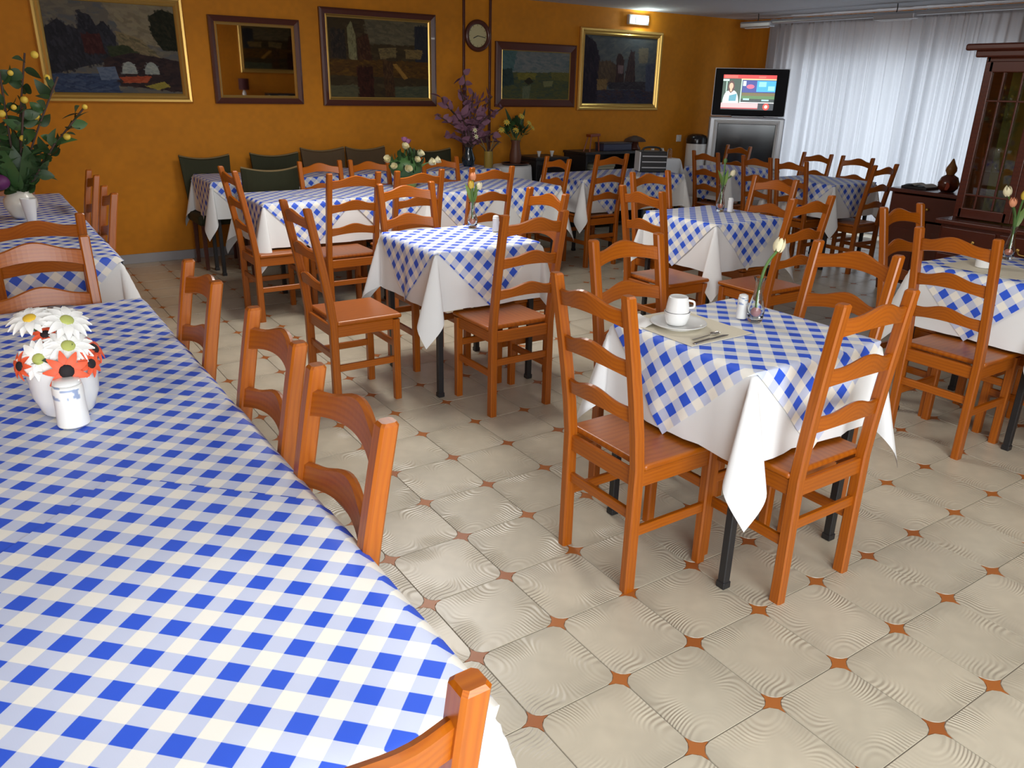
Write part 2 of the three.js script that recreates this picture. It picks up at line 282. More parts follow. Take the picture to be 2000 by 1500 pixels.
function drape(px, pz, r, Y, off, ph) {
  const ex = px > r[1] ? px - r[1] : px < r[0] ? px - r[0] : 0, ez = pz > r[3] ? pz - r[3] : pz < r[2] ? pz - r[2] : 0;
  const ax = Math.abs(ex), az = Math.abs(ez), sx = Math.sign(ex), sz = Math.sign(ez);
  if (!ax && !az) return [px, Y, pz];
  const hang = (d, c, lo, hi) => { const e = Math.min(1, Math.min(c - lo, hi - c) / 0.14); return off + 0.012 * (1 - Math.exp(-d / 0.02)) + 0.03 * d + 0.028 * d * Math.max(0, e) * Math.sin(c * 17 + ph) + 0.014 * d * Math.max(0, e) * Math.sin(c * 41 + ph * 2.3); };
  if (ax && !az) { const h = hang(ax, pz, r[2], r[3]); return [(sx > 0 ? r[1] : r[0]) + sx * h, Y - Math.max(0, ax - 0.006), pz]; }
  if (az && !ax) { const h = hang(az, px, r[0], r[1]); return [px, Y - Math.max(0, az - 0.006), (sz > 0 ? r[3] : r[2]) + sz * h]; }
  const d = Math.hypot(ax, az), t = Math.atan2(az, ax) / (Math.PI / 2), s = Math.sin(Math.PI * t);
  const prot = d * (0.27 * s + 0.03 * Math.sin(ph) * Math.sin(2 * Math.PI * t)), tang = -0.17 * d * Math.sin(2 * Math.PI * t) + 0.04 * d * s * Math.sin(ph * 3), o = off + 0.012 * (1 - Math.exp(-d / 0.02)) + 0.03 * d;
  const c = Math.cos(t * Math.PI / 2), q = Math.sin(t * Math.PI / 2), D = Math.SQRT1_2;
  return [(sx > 0 ? r[1] : r[0]) + sx * (o * c + prot * D - tang * D), Y - Math.max(0, Math.sqrt(Math.max(0, d * d - prot * prot)) - 0.006) * (1 + 0.12 * s), (sz > 0 ? r[3] : r[2]) + sz * (o * q + prot * D + tang * D)];
}
function gridGeo(us, vs, fn, uvf) {
  const pos = [], uv = [], idx = [], n = us.length, m = vs.length;
  for (const v of vs) for (const u of us) { pos.push(...fn(u, v)); uv.push(...uvf(u, v)); }
  for (let j = 0; j < m - 1; j++) for (let i = 0; i < n - 1; i++) { const a = j * n + i, b = a + 1, c = a + n, d = c + 1; idx.push(a, c, b, b, c, d); }
  const g = new THREE.BufferGeometry(); g.setAttribute('position', new THREE.Float32BufferAttribute(pos, 3)); g.setAttribute('uv', new THREE.Float32BufferAttribute(uv, 2)); g.setIndex(idx); g.computeVertexNormals(); return g;
}
const lin = (a, b, n) => Array.from({ length: n + 1 }, (_, k) => a + (b - a) * k / n);
function steps(a, b, D) { return [...lin(a - D, a, 16).slice(0, -1), ...lin(a, b, Math.max(8, Math.round((b - a) / 0.06))).slice(0, -1), ...lin(b, b + D, 16)]; }
function cloth(r, D, label, ph, group = 'white tablecloths') {
  const g = gridGeo(steps(r[0], r[1], D), steps(r[2], r[3], D), (u, v) => drape(u, v, r, TOP + 0.004, 0.003, ph), (u, v) => [u * 12, v * 12]);
  return solo('tablecloth', g, M.cloth, label, 'tablecloth', group);
}
let topperLift = 0;
function topper(r, cx, cz, S, label, ph, lift = 0, cell = 0.039, turn = Math.PI / 4) {
  const shift = hash(Math.round(cx * 100), Math.round(cz * 100)), c = Math.cos(turn), sn = Math.sin(turn);
  const cl = (v, m) => Math.max(-m, Math.min(m, v)), run = (m, lo, hi) => { const A = cl(lo, m), B = cl(hi, m); return [...lin(-m, A, 14).slice(0, -1), ...lin(A, B, 22).slice(0, -1), ...lin(B, m, 14)]; };
  const xs = run(S, r[0] - cx, r[1] - cx), us = xs.map((_, i) => i), vs = lin(0, 50, 50);
  const rows = xs.map((x) => run(Math.max(1e-4, S - Math.abs(x)), r[2] - cz, r[3] - cz));
  const g = gridGeo(us, vs, (i, j) => drape(cx + xs[i], cz + rows[i][j], r, TOP + 0.0085 + lift, 0.0085 + lift, ph), (i, j) => { const x = xs[i], z = rows[i][j]; return [(x * c + z * sn) / (2 * cell) + shift, (-x * sn + z * c) / (2 * cell) + shift * 3]; });
  return solo('checked_topcloth', g, M.gingham, label, 'tablecloth', 'blue checked top cloths');
}
function setTable(cx, cz, hw, hd, words, ph, ins = [], D = 0.31) {
  const r = [cx - hw, cx + hw, cz - hd, cz + hd];
  table(...r, `black metal legged square table ${words}`, ins);
  cloth(r, D, `white tablecloth with hanging corner folds ${words}`, ph);
  topper(r, cx, cz, hw + hd + 0.012, `checked top cloth laid cornerwise ${words}`, ph);
  return r;
}
// square tables
const HW = 0.318;
setTable(2.175, -1.757, HW, HW, 'set with the upturned cup', 0.4);
setTable(2.19, -3.79, HW, HW, 'with the tall orange and yellow tulips', 1.7);
setTable(4.17, -3.745, HW, HW, 'with the single yellow bloom', 2.9, [0.018]);
setTable(4.20, -1.80, HW, HW, 'beside the glazed cabinet', 4.1);
setTable(6.9, -4.86, HW, 0.36, 'in front of the curtain', 5.2, [0.028, 0.028, 0.15]);
setTable(6.91, -6.08, HW, HW, 'by the television corner', 0.9, [0.24, 0.24]);
// long runs: r = rectangle, count of squares along x or z
function longRun(r, axis, count, words, ph, D, where, tables, cell = 0.037) {
  const L = axis === 'z' ? r[3] - r[2] : r[1] - r[0], s = L / count;
  for (const [a, b, w, ins] of tables) table(...(axis === 'z' ? [r[0], r[1], a, b] : [a, b, r[2], r[3]]), `black legged table ${w}`, ins);
  cloth(r, D, `long white tablecloth ${words}`, ph);
  for (let k = 0; k < count; k++) { const a = (axis === 'z' ? r[2] : r[0]) + s * (k + 0.5), cx = axis === 'z' ? (r[0] + r[1]) / 2 : a, cz = axis === 'z' ? a : (r[2] + r[3]) / 2; topper(r, cx, cz, s + 0.03, `blue checked top cloth ${where[k]}`, ph + k, 0.0022 * k, cell); }
}
longRun([-0.185, 0.45, -3.215, -0.715], 'z', 4, 'under the pot of daisies', 0.3, 0.27, ['of the daisy run, touching the plant run chairs', 'directly under the pot of daisies', 'between the daisy pot and the bare table end', 'at the bare end of the daisy table'], [[-3.215, -2.19, 'of the daisy run, nearest the leafy plant'], [-2.19, -1.595, 'under the pot of daisies'], [-1.595, -0.715, 'at the bare end of the daisy run']], 0.034);
longRun([-0.145, 0.49, -6.6, -4.05], 'z', 4, 'under the tall leafy plant', 1.3, 0.3, ['of the plant run, at the picture wall', 'directly under the leafy plant vase', 'just in front of the tapered tumbler', 'of the plant run, end facing the daisies'], [[-6.6, -5.1, 'under the tall leafy plant'], [-5.1, -4.05, 'between the leafy plant and the daisy run']]);
longRun([1.63, 2.885, -6.12, -5.5], 'x', 2, 'in front of the green upholstered chair', 2.2, 0.31, ['before the green chair, at the free aisle end', 'before the green chair, joining the roses table'], [[1.63, 2.885, 'in front of the green upholstered chair', [0.28, 0.351]]]);
longRun([2.915, 4.17, -6.12, -5.5], 'x', 2, 'under the white roses', 3.2, 0.31, ['directly under the bowl of white roses', 'past the white roses, at the bookcase end'], [[2.915, 4.17, 'under the bowl of white roses', [0.06, 0.03, 0.05]]]);
longRun([1.63, 4.45, -7.52, -6.9], 'x', 4, 'against the picture wall', 4.4, 0.31, ['on the wall row, below the bridge painting', 'on the wall row, below the mirror', 'on the wall row, below the village street painting', 'under the dark blue vase of purple branches'], [[1.63, 3.04, 'on the wall row below the mirror', [0.028, 0.028, 0.35]], [3.04, 4.45, 'on the wall row below the village street painting', [0.028, 0.028, 0.35]]]);
longRun([4.66, 5.94, -6.42, -5.79], 'x', 2, 'under the black stereo', 5.1, 0.31, ['behind the lone chair before the bookcase', 'directly under the black stereo'], [[4.66, 5.94, 'carrying the black stereo', [0.40, 0.03]]]);

// ---------------------------------------------------------------- chairs
const far = { scale: 0.965 };
chair(1.76, -1.80, 'E', 'ladder-back chair facing the upturned cup, bare seat showing');
chair(2.15, -1.485, 'N', 'ladder-back chair with checked cloth corner hanging over its seat', { geo: chairUpright });
chair(2.14, -2.10, 'S', 'ladder-back chair tucked in behind the upturned cup');
chair(2.53, -1.765, 'W', 'ladder-back chair beyond the pale tulip in the clear bud vase');
chair(2.17, -3.30, 'N', 'ladder-back chair backing onto the upturned cup table, facing orange tulips');
chair(1.525, -3.775, 'E', 'ladder-back chair with glossy empty seat between daisy table and tulip table');
chair(2.15, -4.10, 'S', 'ladder-back chair tucked in on the roses side of the tulip table');
chair(2.46, -3.70, 'W', 'ladder-back chair at the tulip table on its bookcase side');
const rowC = 'ladder-back chair along the aisle side of the daisy table';
chair(0.275, -2.53, 'W', rowC + ', plant end'); chair(0.285, -1.85, 'W', rowC + ', middle one'); chair(0.265, -1.34, 'W', rowC + ', bare end');
chair(0.15, -0.80, 'N', 'ladder-back chair tucked at the bare end of the daisy pot table');
chair(0.13, -3.07, 'S', 'ladder-back chair at the end of the daisy table, back to the leafy plant');
chair(0.18, -4.16, 'N', 'ladder-back chair at the end of the leafy plant table, facing the plant');
const rowH = 'ladder-back chair along the aisle side of the leafy plant table';
chair(0.355, -5.60, 'W', rowH + ', wall end'); chair(0.32, -4.70, 'W', rowH + ', daisy end');
chair(0.16, -6.42, 'S', 'ladder-back chair half hidden behind the leafy plant', far);
chair(1.68, -5.55, 'E', 'ladder-back chair at the free end of the table before the green upholstered chair');
chair(2.09, -5.26, 'N', 'ladder-back chair with its back to the tulip table, seat drawn out');
chair(2.57, -5.25, 'N', 'ladder-back chair in front of the white roses, back turned to tulip table');
chair(3.17, -5.26, 'N', 'ladder-back chair before the roses table, nearest the bookcase');
chair(2.32, -5.99, 'S', 'ladder-back chair in front of the brown upholstered backs, facing the aisle', far);
chair(2.745, -5.99, 'S', 'ladder-back chair just behind the white roses', far);
chair(3.41, -5.99, 'S', 'ladder-back chair in front of the dried purple branches', far);
chair(4.14, -5.83, 'W', 'ladder-back chair at the roses table end beside the black bookcase', far);
chair(3.57, -3.55, 'E', 'ladder-back chair facing the single yellow bloom, seat bare');
chair(4.38, -3.64, 'W', 'ladder-back chair beyond the single yellow bloom, facing the tulip table');
chair(3.96, -3.09, 'N', 'ladder-back chair drawn out before the single yellow bloom');
chair(4.08, -4.04, 'S', 'ladder-back chair tucked in behind the yellow bloom table');
chair(4.83, -5.86, 'N', 'ladder-back chair standing before the bookcase and stereo table');
chair(6.60, -5.90, 'E', 'ladder-back chair between the stereo table and television table', far);
const rowL = 'ladder-back chair backing onto the yellow bloom, at the curtain table';
chair(6.64, -5.27, 'E', rowL + ', television end', far); chair(6.64, -4.86, 'E', rowL + ', sideboard end', far);
const rowR = 'ladder-back chair right in front of the white curtain';
chair(7.17, -5.33, 'W', rowR + ', television side', far); chair(7.17, -4.86, 'W', rowR + ', sideboard side', far);
chair(6.86, -4.45, 'N', 'ladder-back chair between the curtain table and the sideboard', far);
chair(7.2, -6.42, 'W', 'sunlit ladder-back chair right below the lower television', far);
chair(3.77, -1.76, 'E', 'ladder-back chair facing the glazed cabinet, full back in view');
chair(4.13, -2.13, 'S', 'ladder-back chair tucked between the cabinet table and the sideboard');
chair(4.175, -1.53, 'N', 'ladder-back chair at the cabinet table, only its legs showing beside a black table leg');

// ---------------------------------------------------------------- upholstered chairs by the picture wall
function upholstered(x, z, dir, mat, label, w = 0.46, h = 0.93) {
  const t = thing('upholstered_chair', label, 'chair', [x, 0, z], DIR[dir], 'upholstered chairs by the picture wall');
  for (const s of [-1, 1]) { part('leg', bar([[s * (w / 2 - 0.04), 0, 0.18, 0.03, 0.03], [s * (w / 2 - 0.04), 0.4, 0.18, 0.04, 0.04]]), M.mahogany, t); part('leg', bar([[s * (w / 2 - 0.05), 0, -0.2, 0.03, 0.03], [s * (w / 2 - 0.05), 0.4, -0.17, 0.04, 0.04]]), M.mahogany, t); }
  part('seat', rb(w, 0.09, 0.43, 0, 0.435, 0, 0.03, 4), mat, t);
  const us = lin(-1, 1, 14), rings = us.map((s) => { const x2 = s * w / 2, top = h - 0.035 * (1 - s * s), b = -0.03 * (1 - s * s), th = 0.028 * (1 - 0.5 * s ** 8), f = (y, dz) => V(x2 * (0.86 + 0.14 * (y - 0.45) / 0.5), y, -0.19 - (y - 0.45) * 0.16 + b + dz); return [f(0.48, -th), f(0.48, th), f(0.7, th), f(top - 0.01, th), f(top, 0.4 * th), f(top, -0.4 * th), f(top - 0.01, -th), f(0.7, -th)]; });
  part('backrest', loft(rings), mat, t);
  part('piping', tube(us.map((s) => [s * w / 2 * (0.86 + 0.14 * (h - 0.45) / 0.5), h - 0.035 * (1 - s * s), -0.19 - (h - 0.45) * 0.16 - 0.03 * (1 - s * s)]), 0.011, 28, 6), M.piping, t);
  return t;
}
upholstered(2.06, -6.94, 'N', M.green, 'dark green upholstered chair with tan piping, back to the room', 0.5, 0.925);
upholstered(1.77, -7.40, 'S', M.green, 'dark green upholstered chair at the free corner of the wall table', 0.44, 0.945);
upholstered(2.41, -7.40, 'S', M.green, 'dark upholstered chair behind the piped green chair, by the mirror', 0.46, 0.95);
upholstered(2.89, -7.40, 'S', M.brownCloth, 'brown upholstered chair back beside the dark green ones', 0.44, 0.985);
upholstered(3.34, -7.40, 'S', M.brownCloth, 'brown upholstered chair back just beside the white roses', 0.42, 0.985);
upholstered(4.09, -7.40, 'S', M.green, 'dark upholstered chair back below the dried purple branches', 0.46, 0.95);

// ---------------------------------------------------------------- ceiling lamps, some of them added
function ceilingLamp(x, z, w, d, power, label) {
  const t = thing('ceiling_lamp', label, 'lamp', [x, HC, z]);
  part('housing', rb(w + 0.06, 0.05, d + 0.06, 0, -0.025, 0, 0.008), M.plastic, t);
  part('lamp_diffuser', rb(w, 0.012, d, 0, -0.054, 0, 0.004), std([0.9, 0.9, 0.88], 0.5, { emissive: new THREE.Color(1, 0.97, 0.92), emissiveIntensity: 1.5 }), t);
  const l = new THREE.RectAreaLight(new THREE.Color(1, 0.965, 0.91), power, w, d); l.position.set(0, -0.064, 0); l.rotation.x = -Math.PI / 2; l.castShadow = true; t.add(l);
}
ceilingLamp(2.3, -4.35, 0.6, 1.2, 17, 'flat ceiling lamp above the tulip table');
ceilingLamp(2.7, -0.3, 0.6, 0.6, 7, 'flat ceiling lamp, unseen, added to light the upturned cup table');  // unseen lamp, added as fill for the near side of the cup table
{
  const t = thing('added_spotlight', 'small round unseen spotlight added to brighten the bare end of the daisy table', 'lamp', [0.62, HC, -0.35]);  // added spotlight, out of view, for the bright patch on the table end
  part('lamp_ring', lathe([[0.045, 0], [0.055, -0.012], [0.05, -0.018], [0.042, -0.012]], 28), M.silver, t);
  part('lamp_lens', lathe([[0.043, -0.006], [0, -0.006]], 28), std([0.9, 0.9, 0.88], 0.4, { emissive: new THREE.Color(1, 0.98, 0.95), emissiveIntensity: 2 }), t);
  const l = new THREE.SpotLight(new THREE.Color(1, 0.99, 0.97), 3.5, 0, 0.26, 0.8); l.position.set(0, -0.03, 0); l.castShadow = true; l.shadow.radius = 2; t.add(l); const tg = new THREE.Object3D(); tg.name = 'lamp_aim'; tg.position.set(-0.34, HC * -0.7, -0.58); t.add(tg); l.target = tg;
}

// ---------------------------------------------------------------- pictures, mirror, clock on the wall
function rails(w, h, profile) {            // mitred frame: profile = [[inset, depth], ...] from outer back edge to inner edge
  const corners = [[-1, -1], [1, -1], [1, 1], [-1, 1]], gs = [];
  for (let k = 0; k < 4; k++) {
    const a = corners[k], b = corners[(k + 1) % 4], P = (c, [i, d]) => V(c[0] * (w / 2 - i), c[1] * (h / 2 - i), d), p = [], uv = [];
    for (let q = 0; q < profile.length - 1; q++) { const A = P(a, profile[q]), B = P(b, profile[q]), A2 = P(a, profile[q + 1]), B2 = P(b, profile[q + 1]); for (const v of [A, B, A2, B, B2, A2]) { p.push(v.x, v.y, v.z); uv.push(k % 2 ? v.y : v.x, q * 0.02 + (v === A2 || v === B2 ? 0.02 : 0)); } }
    const g = new THREE.BufferGeometry(); g.setAttribute('position', new THREE.Float32BufferAttribute(p, 3)); g.setAttribute('uv', new THREE.Float32BufferAttribute(uv, 2)); g.computeVertexNormals(); gs.push(g);
  }
  return gs;
}
function soft(g, w, h, list) {             // brushy patches: [x,y,rx,ry,'r,g,b',alpha,turn]
  for (const [x, y, rx, ry, c, a, t = 0] of list) { g.save(); g.translate(x * w, y * h); g.rotate(t); g.scale(rx * w, ry * h); const q = g.createRadialGradient(0, 0, 0.2, 0, 0, 1); q.addColorStop(0, `rgba(${c},${a})`); q.addColorStop(0.65, `rgba(${c},${a * 0.75})`); q.addColorStop(1, `rgba(${c},0)`); g.fillStyle = q; g.beginPath(); g.arc(0, 0, 1, 0, 7); g.fill(); g.restore(); }
}
function strokes(g, w, h, n, cols, len) { for (let k = 0; k < n; k++) { g.strokeStyle = `rgba(${cols[Math.floor(rnd() * cols.length)]},${rr(0.06, 0.2)})`; g.lineWidth = rr(2, 7); const x = rnd() * w, y = rnd() * h, a = rr(-0.5, 0.5); g.beginPath(); g.moveTo(x, y); g.lineTo(x + Math.cos(a) * len, y + Math.sin(a) * len); g.stroke(); } }
const oil = (t) => phys([0.7, 0.7, 0.7], 0.75, { map: t, specularIntensity: 0.25 });
const facing = V(0, 0, 1);
function picture(x0, x1, y0, y1, prof, mats, map, label) {
  const w = x1 - x0, h = y1 - y0, t = thing('painting', label, 'painting', [(x0 + x1) / 2, (y0 + y1) / 2, Z0], 0, 'framed oil paintings');
  prof.forEach((p, k) => rails(w, h, p).forEach((g) => part(k ? 'gilt_slip' : 'frame_rail', g, mats[k], t)));
  const last = prof[prof.length - 1], ins = last[last.length - 1][0];
  part('canvas', new THREE.BoxGeometry(w - 2 * ins + 0.004, h - 2 * ins + 0.004, 0.012).translate(0, 0, last[last.length - 1][1] - 0.002), [M.black, M.black, M.black, M.black, oil(map), M.black], t);
  return t;
}
// daubs: short brush dabs of one colour family filling a polygon [[x,y],...]
function daubs(g, w, h, poly, cols, n, len = 16, wid = 7, dir = 0, base = true) {
  const P = poly.map(([x, y]) => [x * w, y * h]), xs = P.map((p) => p[0]), ys = P.map((p) => p[1]);
  const inside = (x, y) => { let c = false; for (let i = 0, j = P.length - 1; i < P.length; j = i++) if ((P[i][1] > y) !== (P[j][1] > y) && x < (P[j][0] - P[i][0]) * (y - P[i][1]) / (P[j][1] - P[i][1]) + P[i][0]) c = !c; return c; };
  if (base) { g.fillStyle = `rgb(${cols[0]})`; g.beginPath(); P.forEach(([x, y], k) => (k ? g.lineTo(x, y) : g.moveTo(x, y))); g.fill(); }
  const x0 = Math.min(...xs), x1 = Math.max(...xs), y0 = Math.min(...ys), y1 = Math.max(...ys); g.lineCap = 'round';
  for (let k = 0, t = 0; k < n && t < n * 6; t++) { const x = rr(x0, x1), y = rr(y0, y1); if (!inside(x, y)) continue; k++; const q = dir + rr(-0.5, 0.5), l = len * rr(0.5, 1.2); g.strokeStyle = `rgba(${cols[Math.floor(rnd() * cols.length)]},${rr(0.35, 0.8)})`; g.lineWidth = wid * rr(0.5, 1.2); g.beginPath(); g.moveTo(x - Math.cos(q) * l / 2, y - Math.sin(q) * l / 2); g.lineTo(x + Math.cos(q) * l / 2, y + Math.sin(q) * l / 2); g.stroke(); }
}
const FULL = [[0, 0], [1, 0], [1, 1], [0, 1]];
const art1 = canvasTex(512, 360, (g, w, h) => {
  daubs(g, w, h, FULL, ['110,104,94', '96,98,100', '128,120,102'], 500, 34, 16, 0.2);
  daubs(g, w, h, [[0.45, 0], [1, 0], [1, 0.5], [0.6, 0.4]], ['138,128,106', '124,114,92', '150,138,110'], 260, 30, 14, 0.3);
  daubs(g, w, h, [[0, 0.3], [0.1, 0.2], [0.16, 0.27], [0.24, 0.3], [0.27, 0.12], [0.34, 0.14], [0.38, 0.26], [0.44, 0.2], [0.52, 0.36], [0.5, 0.62], [0, 0.8]], ['50,50,56', '42,42,48', '62,62,70'], 420, 22, 10, 1.2);
  daubs(g, w, h, [[0.26, 0.36], [0.4, 0.34], [0.42, 0.56], [0.27, 0.56]], ['70,38,38', '58,34,34', '84,50,46'], 120, 14, 8, 1.4);
  daubs(g, w, h, [[0.52, 0.3], [0.7, 0.38], [0.86, 0.6], [0.55, 0.56]], ['142,126,92', '120,106,80', '96,92,70'], 160, 20, 9, 0.5);
  daubs(g, w, h, [[0.44, 0.48], [0.6, 0.46], [0.68, 0.56], [0.46, 0.6]], ['62,68,46', '50,58,40'], 110, 12, 8, 0);
  daubs(g, w, h, [[0.8, 0.12], [0.9, 0.04], [1, 0.08], [1, 0.5], [0.88, 0.5], [0.81, 0.34]], ['40,42,30', '30,34,24', '54,52,36'], 260, 14, 9, 0.8);
  daubs(g, w, h, [[0.4, 0.62], [0.62, 0.54], [0.9, 0.6], [1, 0.62], [1, 0.98], [0.4, 0.9]], ['58,46,46', '70,54,50', '46,38,42'], 380, 20, 9, 0.05);
  daubs(g, w, h, [[0, 0.8], [0.46, 0.78], [0.5, 1], [0, 1]], ['66,80,108', '54,66,92', '84,96,120'], 240, 26, 8, 0);
  for (const x of [0.59, 0.77]) { const p = []; for (let k = 0; k <= 10; k++) p.push([x - Math.cos(k / 10 * Math.PI) * 0.06, 0.78 - Math.sin(k / 10 * Math.PI) * 0.14]); daubs(g, w, h, p, ['158,164,156', '140,148,144', '172,176,164'], 70, 12, 6, 0.2); }
  daubs(g, w, h, [[0.5, 0.82], [0.76, 0.8], [0.72, 0.88], [0.54, 0.88]], ['170,80,52', '150,66,44', '186,98,66'], 60, 18, 5, 0);
  daubs(g, w, h, [[0.7, 0.92], [0.86, 0.86], [0.9, 0.92], [0.8, 0.96]], ['150,138,62', '170,150,70'], 30, 12, 5, 0.3);
  daubs(g, w, h, [[0.34, 0.72], [0.48, 0.7], [0.5, 0.84], [0.36, 0.86]], ['108,120,140', '90,104,126'], 50, 12, 7, 0);
});
const art2 = canvasTex(512, 380, (g, w, h) => {
  daubs(g, w, h, FULL, ['70,58,38', '60,50,36', '84,70,46'], 520, 30, 14, 0.1);
  daubs(g, w, h, [[0.35, 0], [1, 0], [1, 0.3], [0.4, 0.3]], ['104,96,74', '90,84,66', '118,108,82'], 260, 26, 13, 0.2);
  daubs(g, w, h, [[0.86, 0.05], [1, 0.05], [1, 0.6], [0.86, 0.55]], ['50,52,58', '60,60,62'], 140, 18, 10, 1.5);
  daubs(g, w, h, [[0.02, 0.15], [0.16, 0.15], [0.16, 0.5], [0.02, 0.5]], ['56,50,44', '78,64,50', '44,40,38'], 140, 14, 9, 1.5);
  daubs(g, w, h, [[0.18, 0.12], [0.22, 0.03], [0.26, 0.2], [0.27, 0.56], [0.19, 0.5]], ['134,130,92', '150,142,100', '110,104,74'], 120, 14, 7, 1.5);
  daubs(g, w, h, [[0.28, 0.24], [0.38, 0.18], [0.42, 0.55], [0.28, 0.56]], ['72,46,32', '58,38,28', '92,64,42'], 140, 14, 9, 1.4);
  daubs(g, w, h, [[0.48, 0.36], [0.66, 0.34], [0.66, 0.46], [0.5, 0.5]], ['130,112,72', '112,96,62', '90,78,54'], 90, 14, 7, 0.1);
  daubs(g, w, h, [[0.76, 0.36], [0.94, 0.36], [0.92, 0.48], [0.76, 0.48]], ['134,112,68', '104,88,56'], 70, 12, 7, 0.2);
  daubs(g, w, h, [[0, 0.52], [1, 0.52], [1, 0.74], [0, 0.72]], ['92,64,30', '76,54,28', '112,80,30'], 380, 24, 9, 0);
  daubs(g, w, h, [[0.62, 0.56], [0.66, 0.55], [0.78, 0.74], [0.74, 0.76]], ['164,122,56', '140,104,48'], 40, 14, 5, 0.9);
  daubs(g, w, h, [[0.26, 0.62], [0.42, 0.6], [0.42, 1], [0.28, 1]], ['62,34,26', '50,30,24', '76,42,30'], 180, 18, 9, 1.4);
  daubs(g, w, h, [[0.52, 0.52], [0.62, 0.52], [0.64, 0.98], [0.54, 0.98]], ['74,52,34', '58,42,30', '96,68,42'], 130, 16, 8, 1.5);
  daubs(g, w, h, [[0, 0.86], [0.26, 0.84], [0.26, 1], [0, 1]], ['96,92,66', '82,80,60'], 90, 20, 8, 0); daubs(g, w, h, [[0.64, 0.86], [1, 0.84], [1, 1], [0.64, 1]], ['82,86,66', '70,76,60', '98,98,74'], 140, 20, 8, 0);
});
const art3 = canvasTex(512, 320, (g, w, h) => {
  daubs(g, w, h, [[0, 0], [1, 0], [1, 0.48], [0, 0.5]], ['124,130,128', '104,120,120', '140,140,136'], 420, 34, 15, 0.1);
  daubs(g, w, h, [[0, 0], [0.2, 0], [0.15, 0.5], [0, 0.5]], ['92,120,118', '80,108,108'], 120, 22, 12, 0.4);
  daubs(g, w, h, [[0.06, 0.42], [1, 0.36], [1, 0.46], [0.06, 0.5]], ['130,136,130', '112,120,116'], 120, 26, 6, 0);
  daubs(g, w, h, [[0, 0.45], [1, 0.43], [1, 1], [0, 1]], ['92,96,64', '78,88,70', '104,102,64', '70,84,74'], 520, 26, 10, 0.1);
  daubs(g, w, h, [[0.22, 0.46], [0.5, 0.45], [0.48, 0.58], [0.24, 0.6]], ['128,122,56', '112,108,54', '140,132,66'], 130, 18, 7, 0.1);
  daubs(g, w, h, [[0.72, 0.42], [1, 0.42], [1, 0.6], [0.74, 0.58]], ['116,112,62', '98,98,58'], 120, 16, 8, 0.4);
  daubs(g, w, h, [[0, 0.4], [0.14, 0.36], [0.18, 0.7], [0, 0.75]], ['58,76,72', '50,66,64'], 110, 14, 9, 0.8);
  daubs(g, w, h, [[0.32, 0.62], [0.4, 0.54], [0.46, 0.64], [0.38, 0.7]], ['56,54,44', '66,60,44'], 30, 10, 6, 0.6);
  daubs(g, w, h, [[0.6, 0.62], [0.76, 0.6], [0.74, 0.72], [0.62, 0.74]], ['132,132,90', '118,120,84'], 40, 10, 6, 0.3);
  daubs(g, w, h, [[0.3, 0.74], [0.42, 0.72], [0.4, 1], [0.3, 1]], ['114,120,92', '96,106,84'], 50, 14, 7, 1.4);
});
const art4 = canvasTex(512, 360, (g, w, h) => {
  daubs(g, w, h, FULL, ['96,100,102', '84,90,96', '108,110,106'], 560, 34, 15, -0.2);
  daubs(g, w, h, [[0, 0], [0.14, 0.1], [0.22, 0.4], [0.2, 1], [0, 1]], ['50,44,56', '42,38,48', '62,54,62'], 320, 22, 11, 1.3);
  daubs(g, w, h, [[0.74, 0.16], [0.88, 0.14], [0.88, 0.36], [0.76, 0.38]], ['134,124,104', '118,112,98'], 60, 16, 9, 0.4);
  daubs(g, w, h, [[0.2, 0.38], [0.34, 0.36], [0.44, 0.42], [0.44, 0.72], [0.2, 0.72]], ['92,76,62', '78,66,58', '106,88,70'], 220, 16, 9, 1.3);
  daubs(g, w, h, [[0.44, 0.3], [0.48, 0.24], [0.54, 0.34], [0.56, 0.7], [0.44, 0.7]], ['74,56,54', '60,48,50'], 140, 14, 8, 1.5);
  daubs(g, w, h, [[0.6, 0.36], [0.63, 0.2], [0.68, 0.22], [0.7, 0.44], [0.72, 0.7], [0.56, 0.7]], ['72,58,58', '60,50,54', '86,70,66'], 170, 16, 8, 1.5);
  daubs(g, w, h, [[0.46, 0.42], [0.54, 0.42], [0.54, 0.54], [0.47, 0.54]], ['128,106,106', '110,90,92'], 24, 10, 6, 1.4);
  daubs(g, w, h, [[0.19, 0.64], [0.33, 0.63], [0.32, 0.8], [0.19, 0.8]], ['134,108,70', '116,94,64', '146,120,82'], 60, 12, 7, 0.6);
  daubs(g, w, h, [[0.34, 0.68], [0.9, 0.66], [0.92, 0.78], [0.36, 0.78]], ['64,60,66', '54,52,60', '78,74,78'], 180, 22, 7, 0);
  daubs(g, w, h, [[0.2, 0.8], [1, 0.78], [1, 1], [0.2, 1]], ['62,62,78', '54,54,68', '74,72,86', '84,64,64'], 320, 26, 9, 0.1);
  daubs(g, w, h, [[0.86, 0.4], [1, 0.36], [1, 0.8], [0.88, 0.8]], ['80,84,102', '70,74,92'], 110, 18, 9, 1.2);
});
const goldProf = [[[0, 0], [0, 0.03], [0.012, 0.045], [0.03, 0.04], [0.045, 0.028], [0.06, 0.034], [0.075, 0.022], [0.082, 0.012]]];
picture(0.6, 1.755, 1.385, 2.24, goldProf, [M.gold], art1, 'wide gilt framed oil painting of an arched bridge and red boat');
picture(2.975, 4.215, 1.372, 2.25, [[[0, 0], [0, 0.035], [0.02, 0.045], [0.055, 0.032]], [[0.055, 0.032], [0.062, 0.036], [0.07, 0.02], [0.085, 0.012]]], [M.mahogany, M.gold], art2, 'dark brown framed oil painting of a dim village street scene');
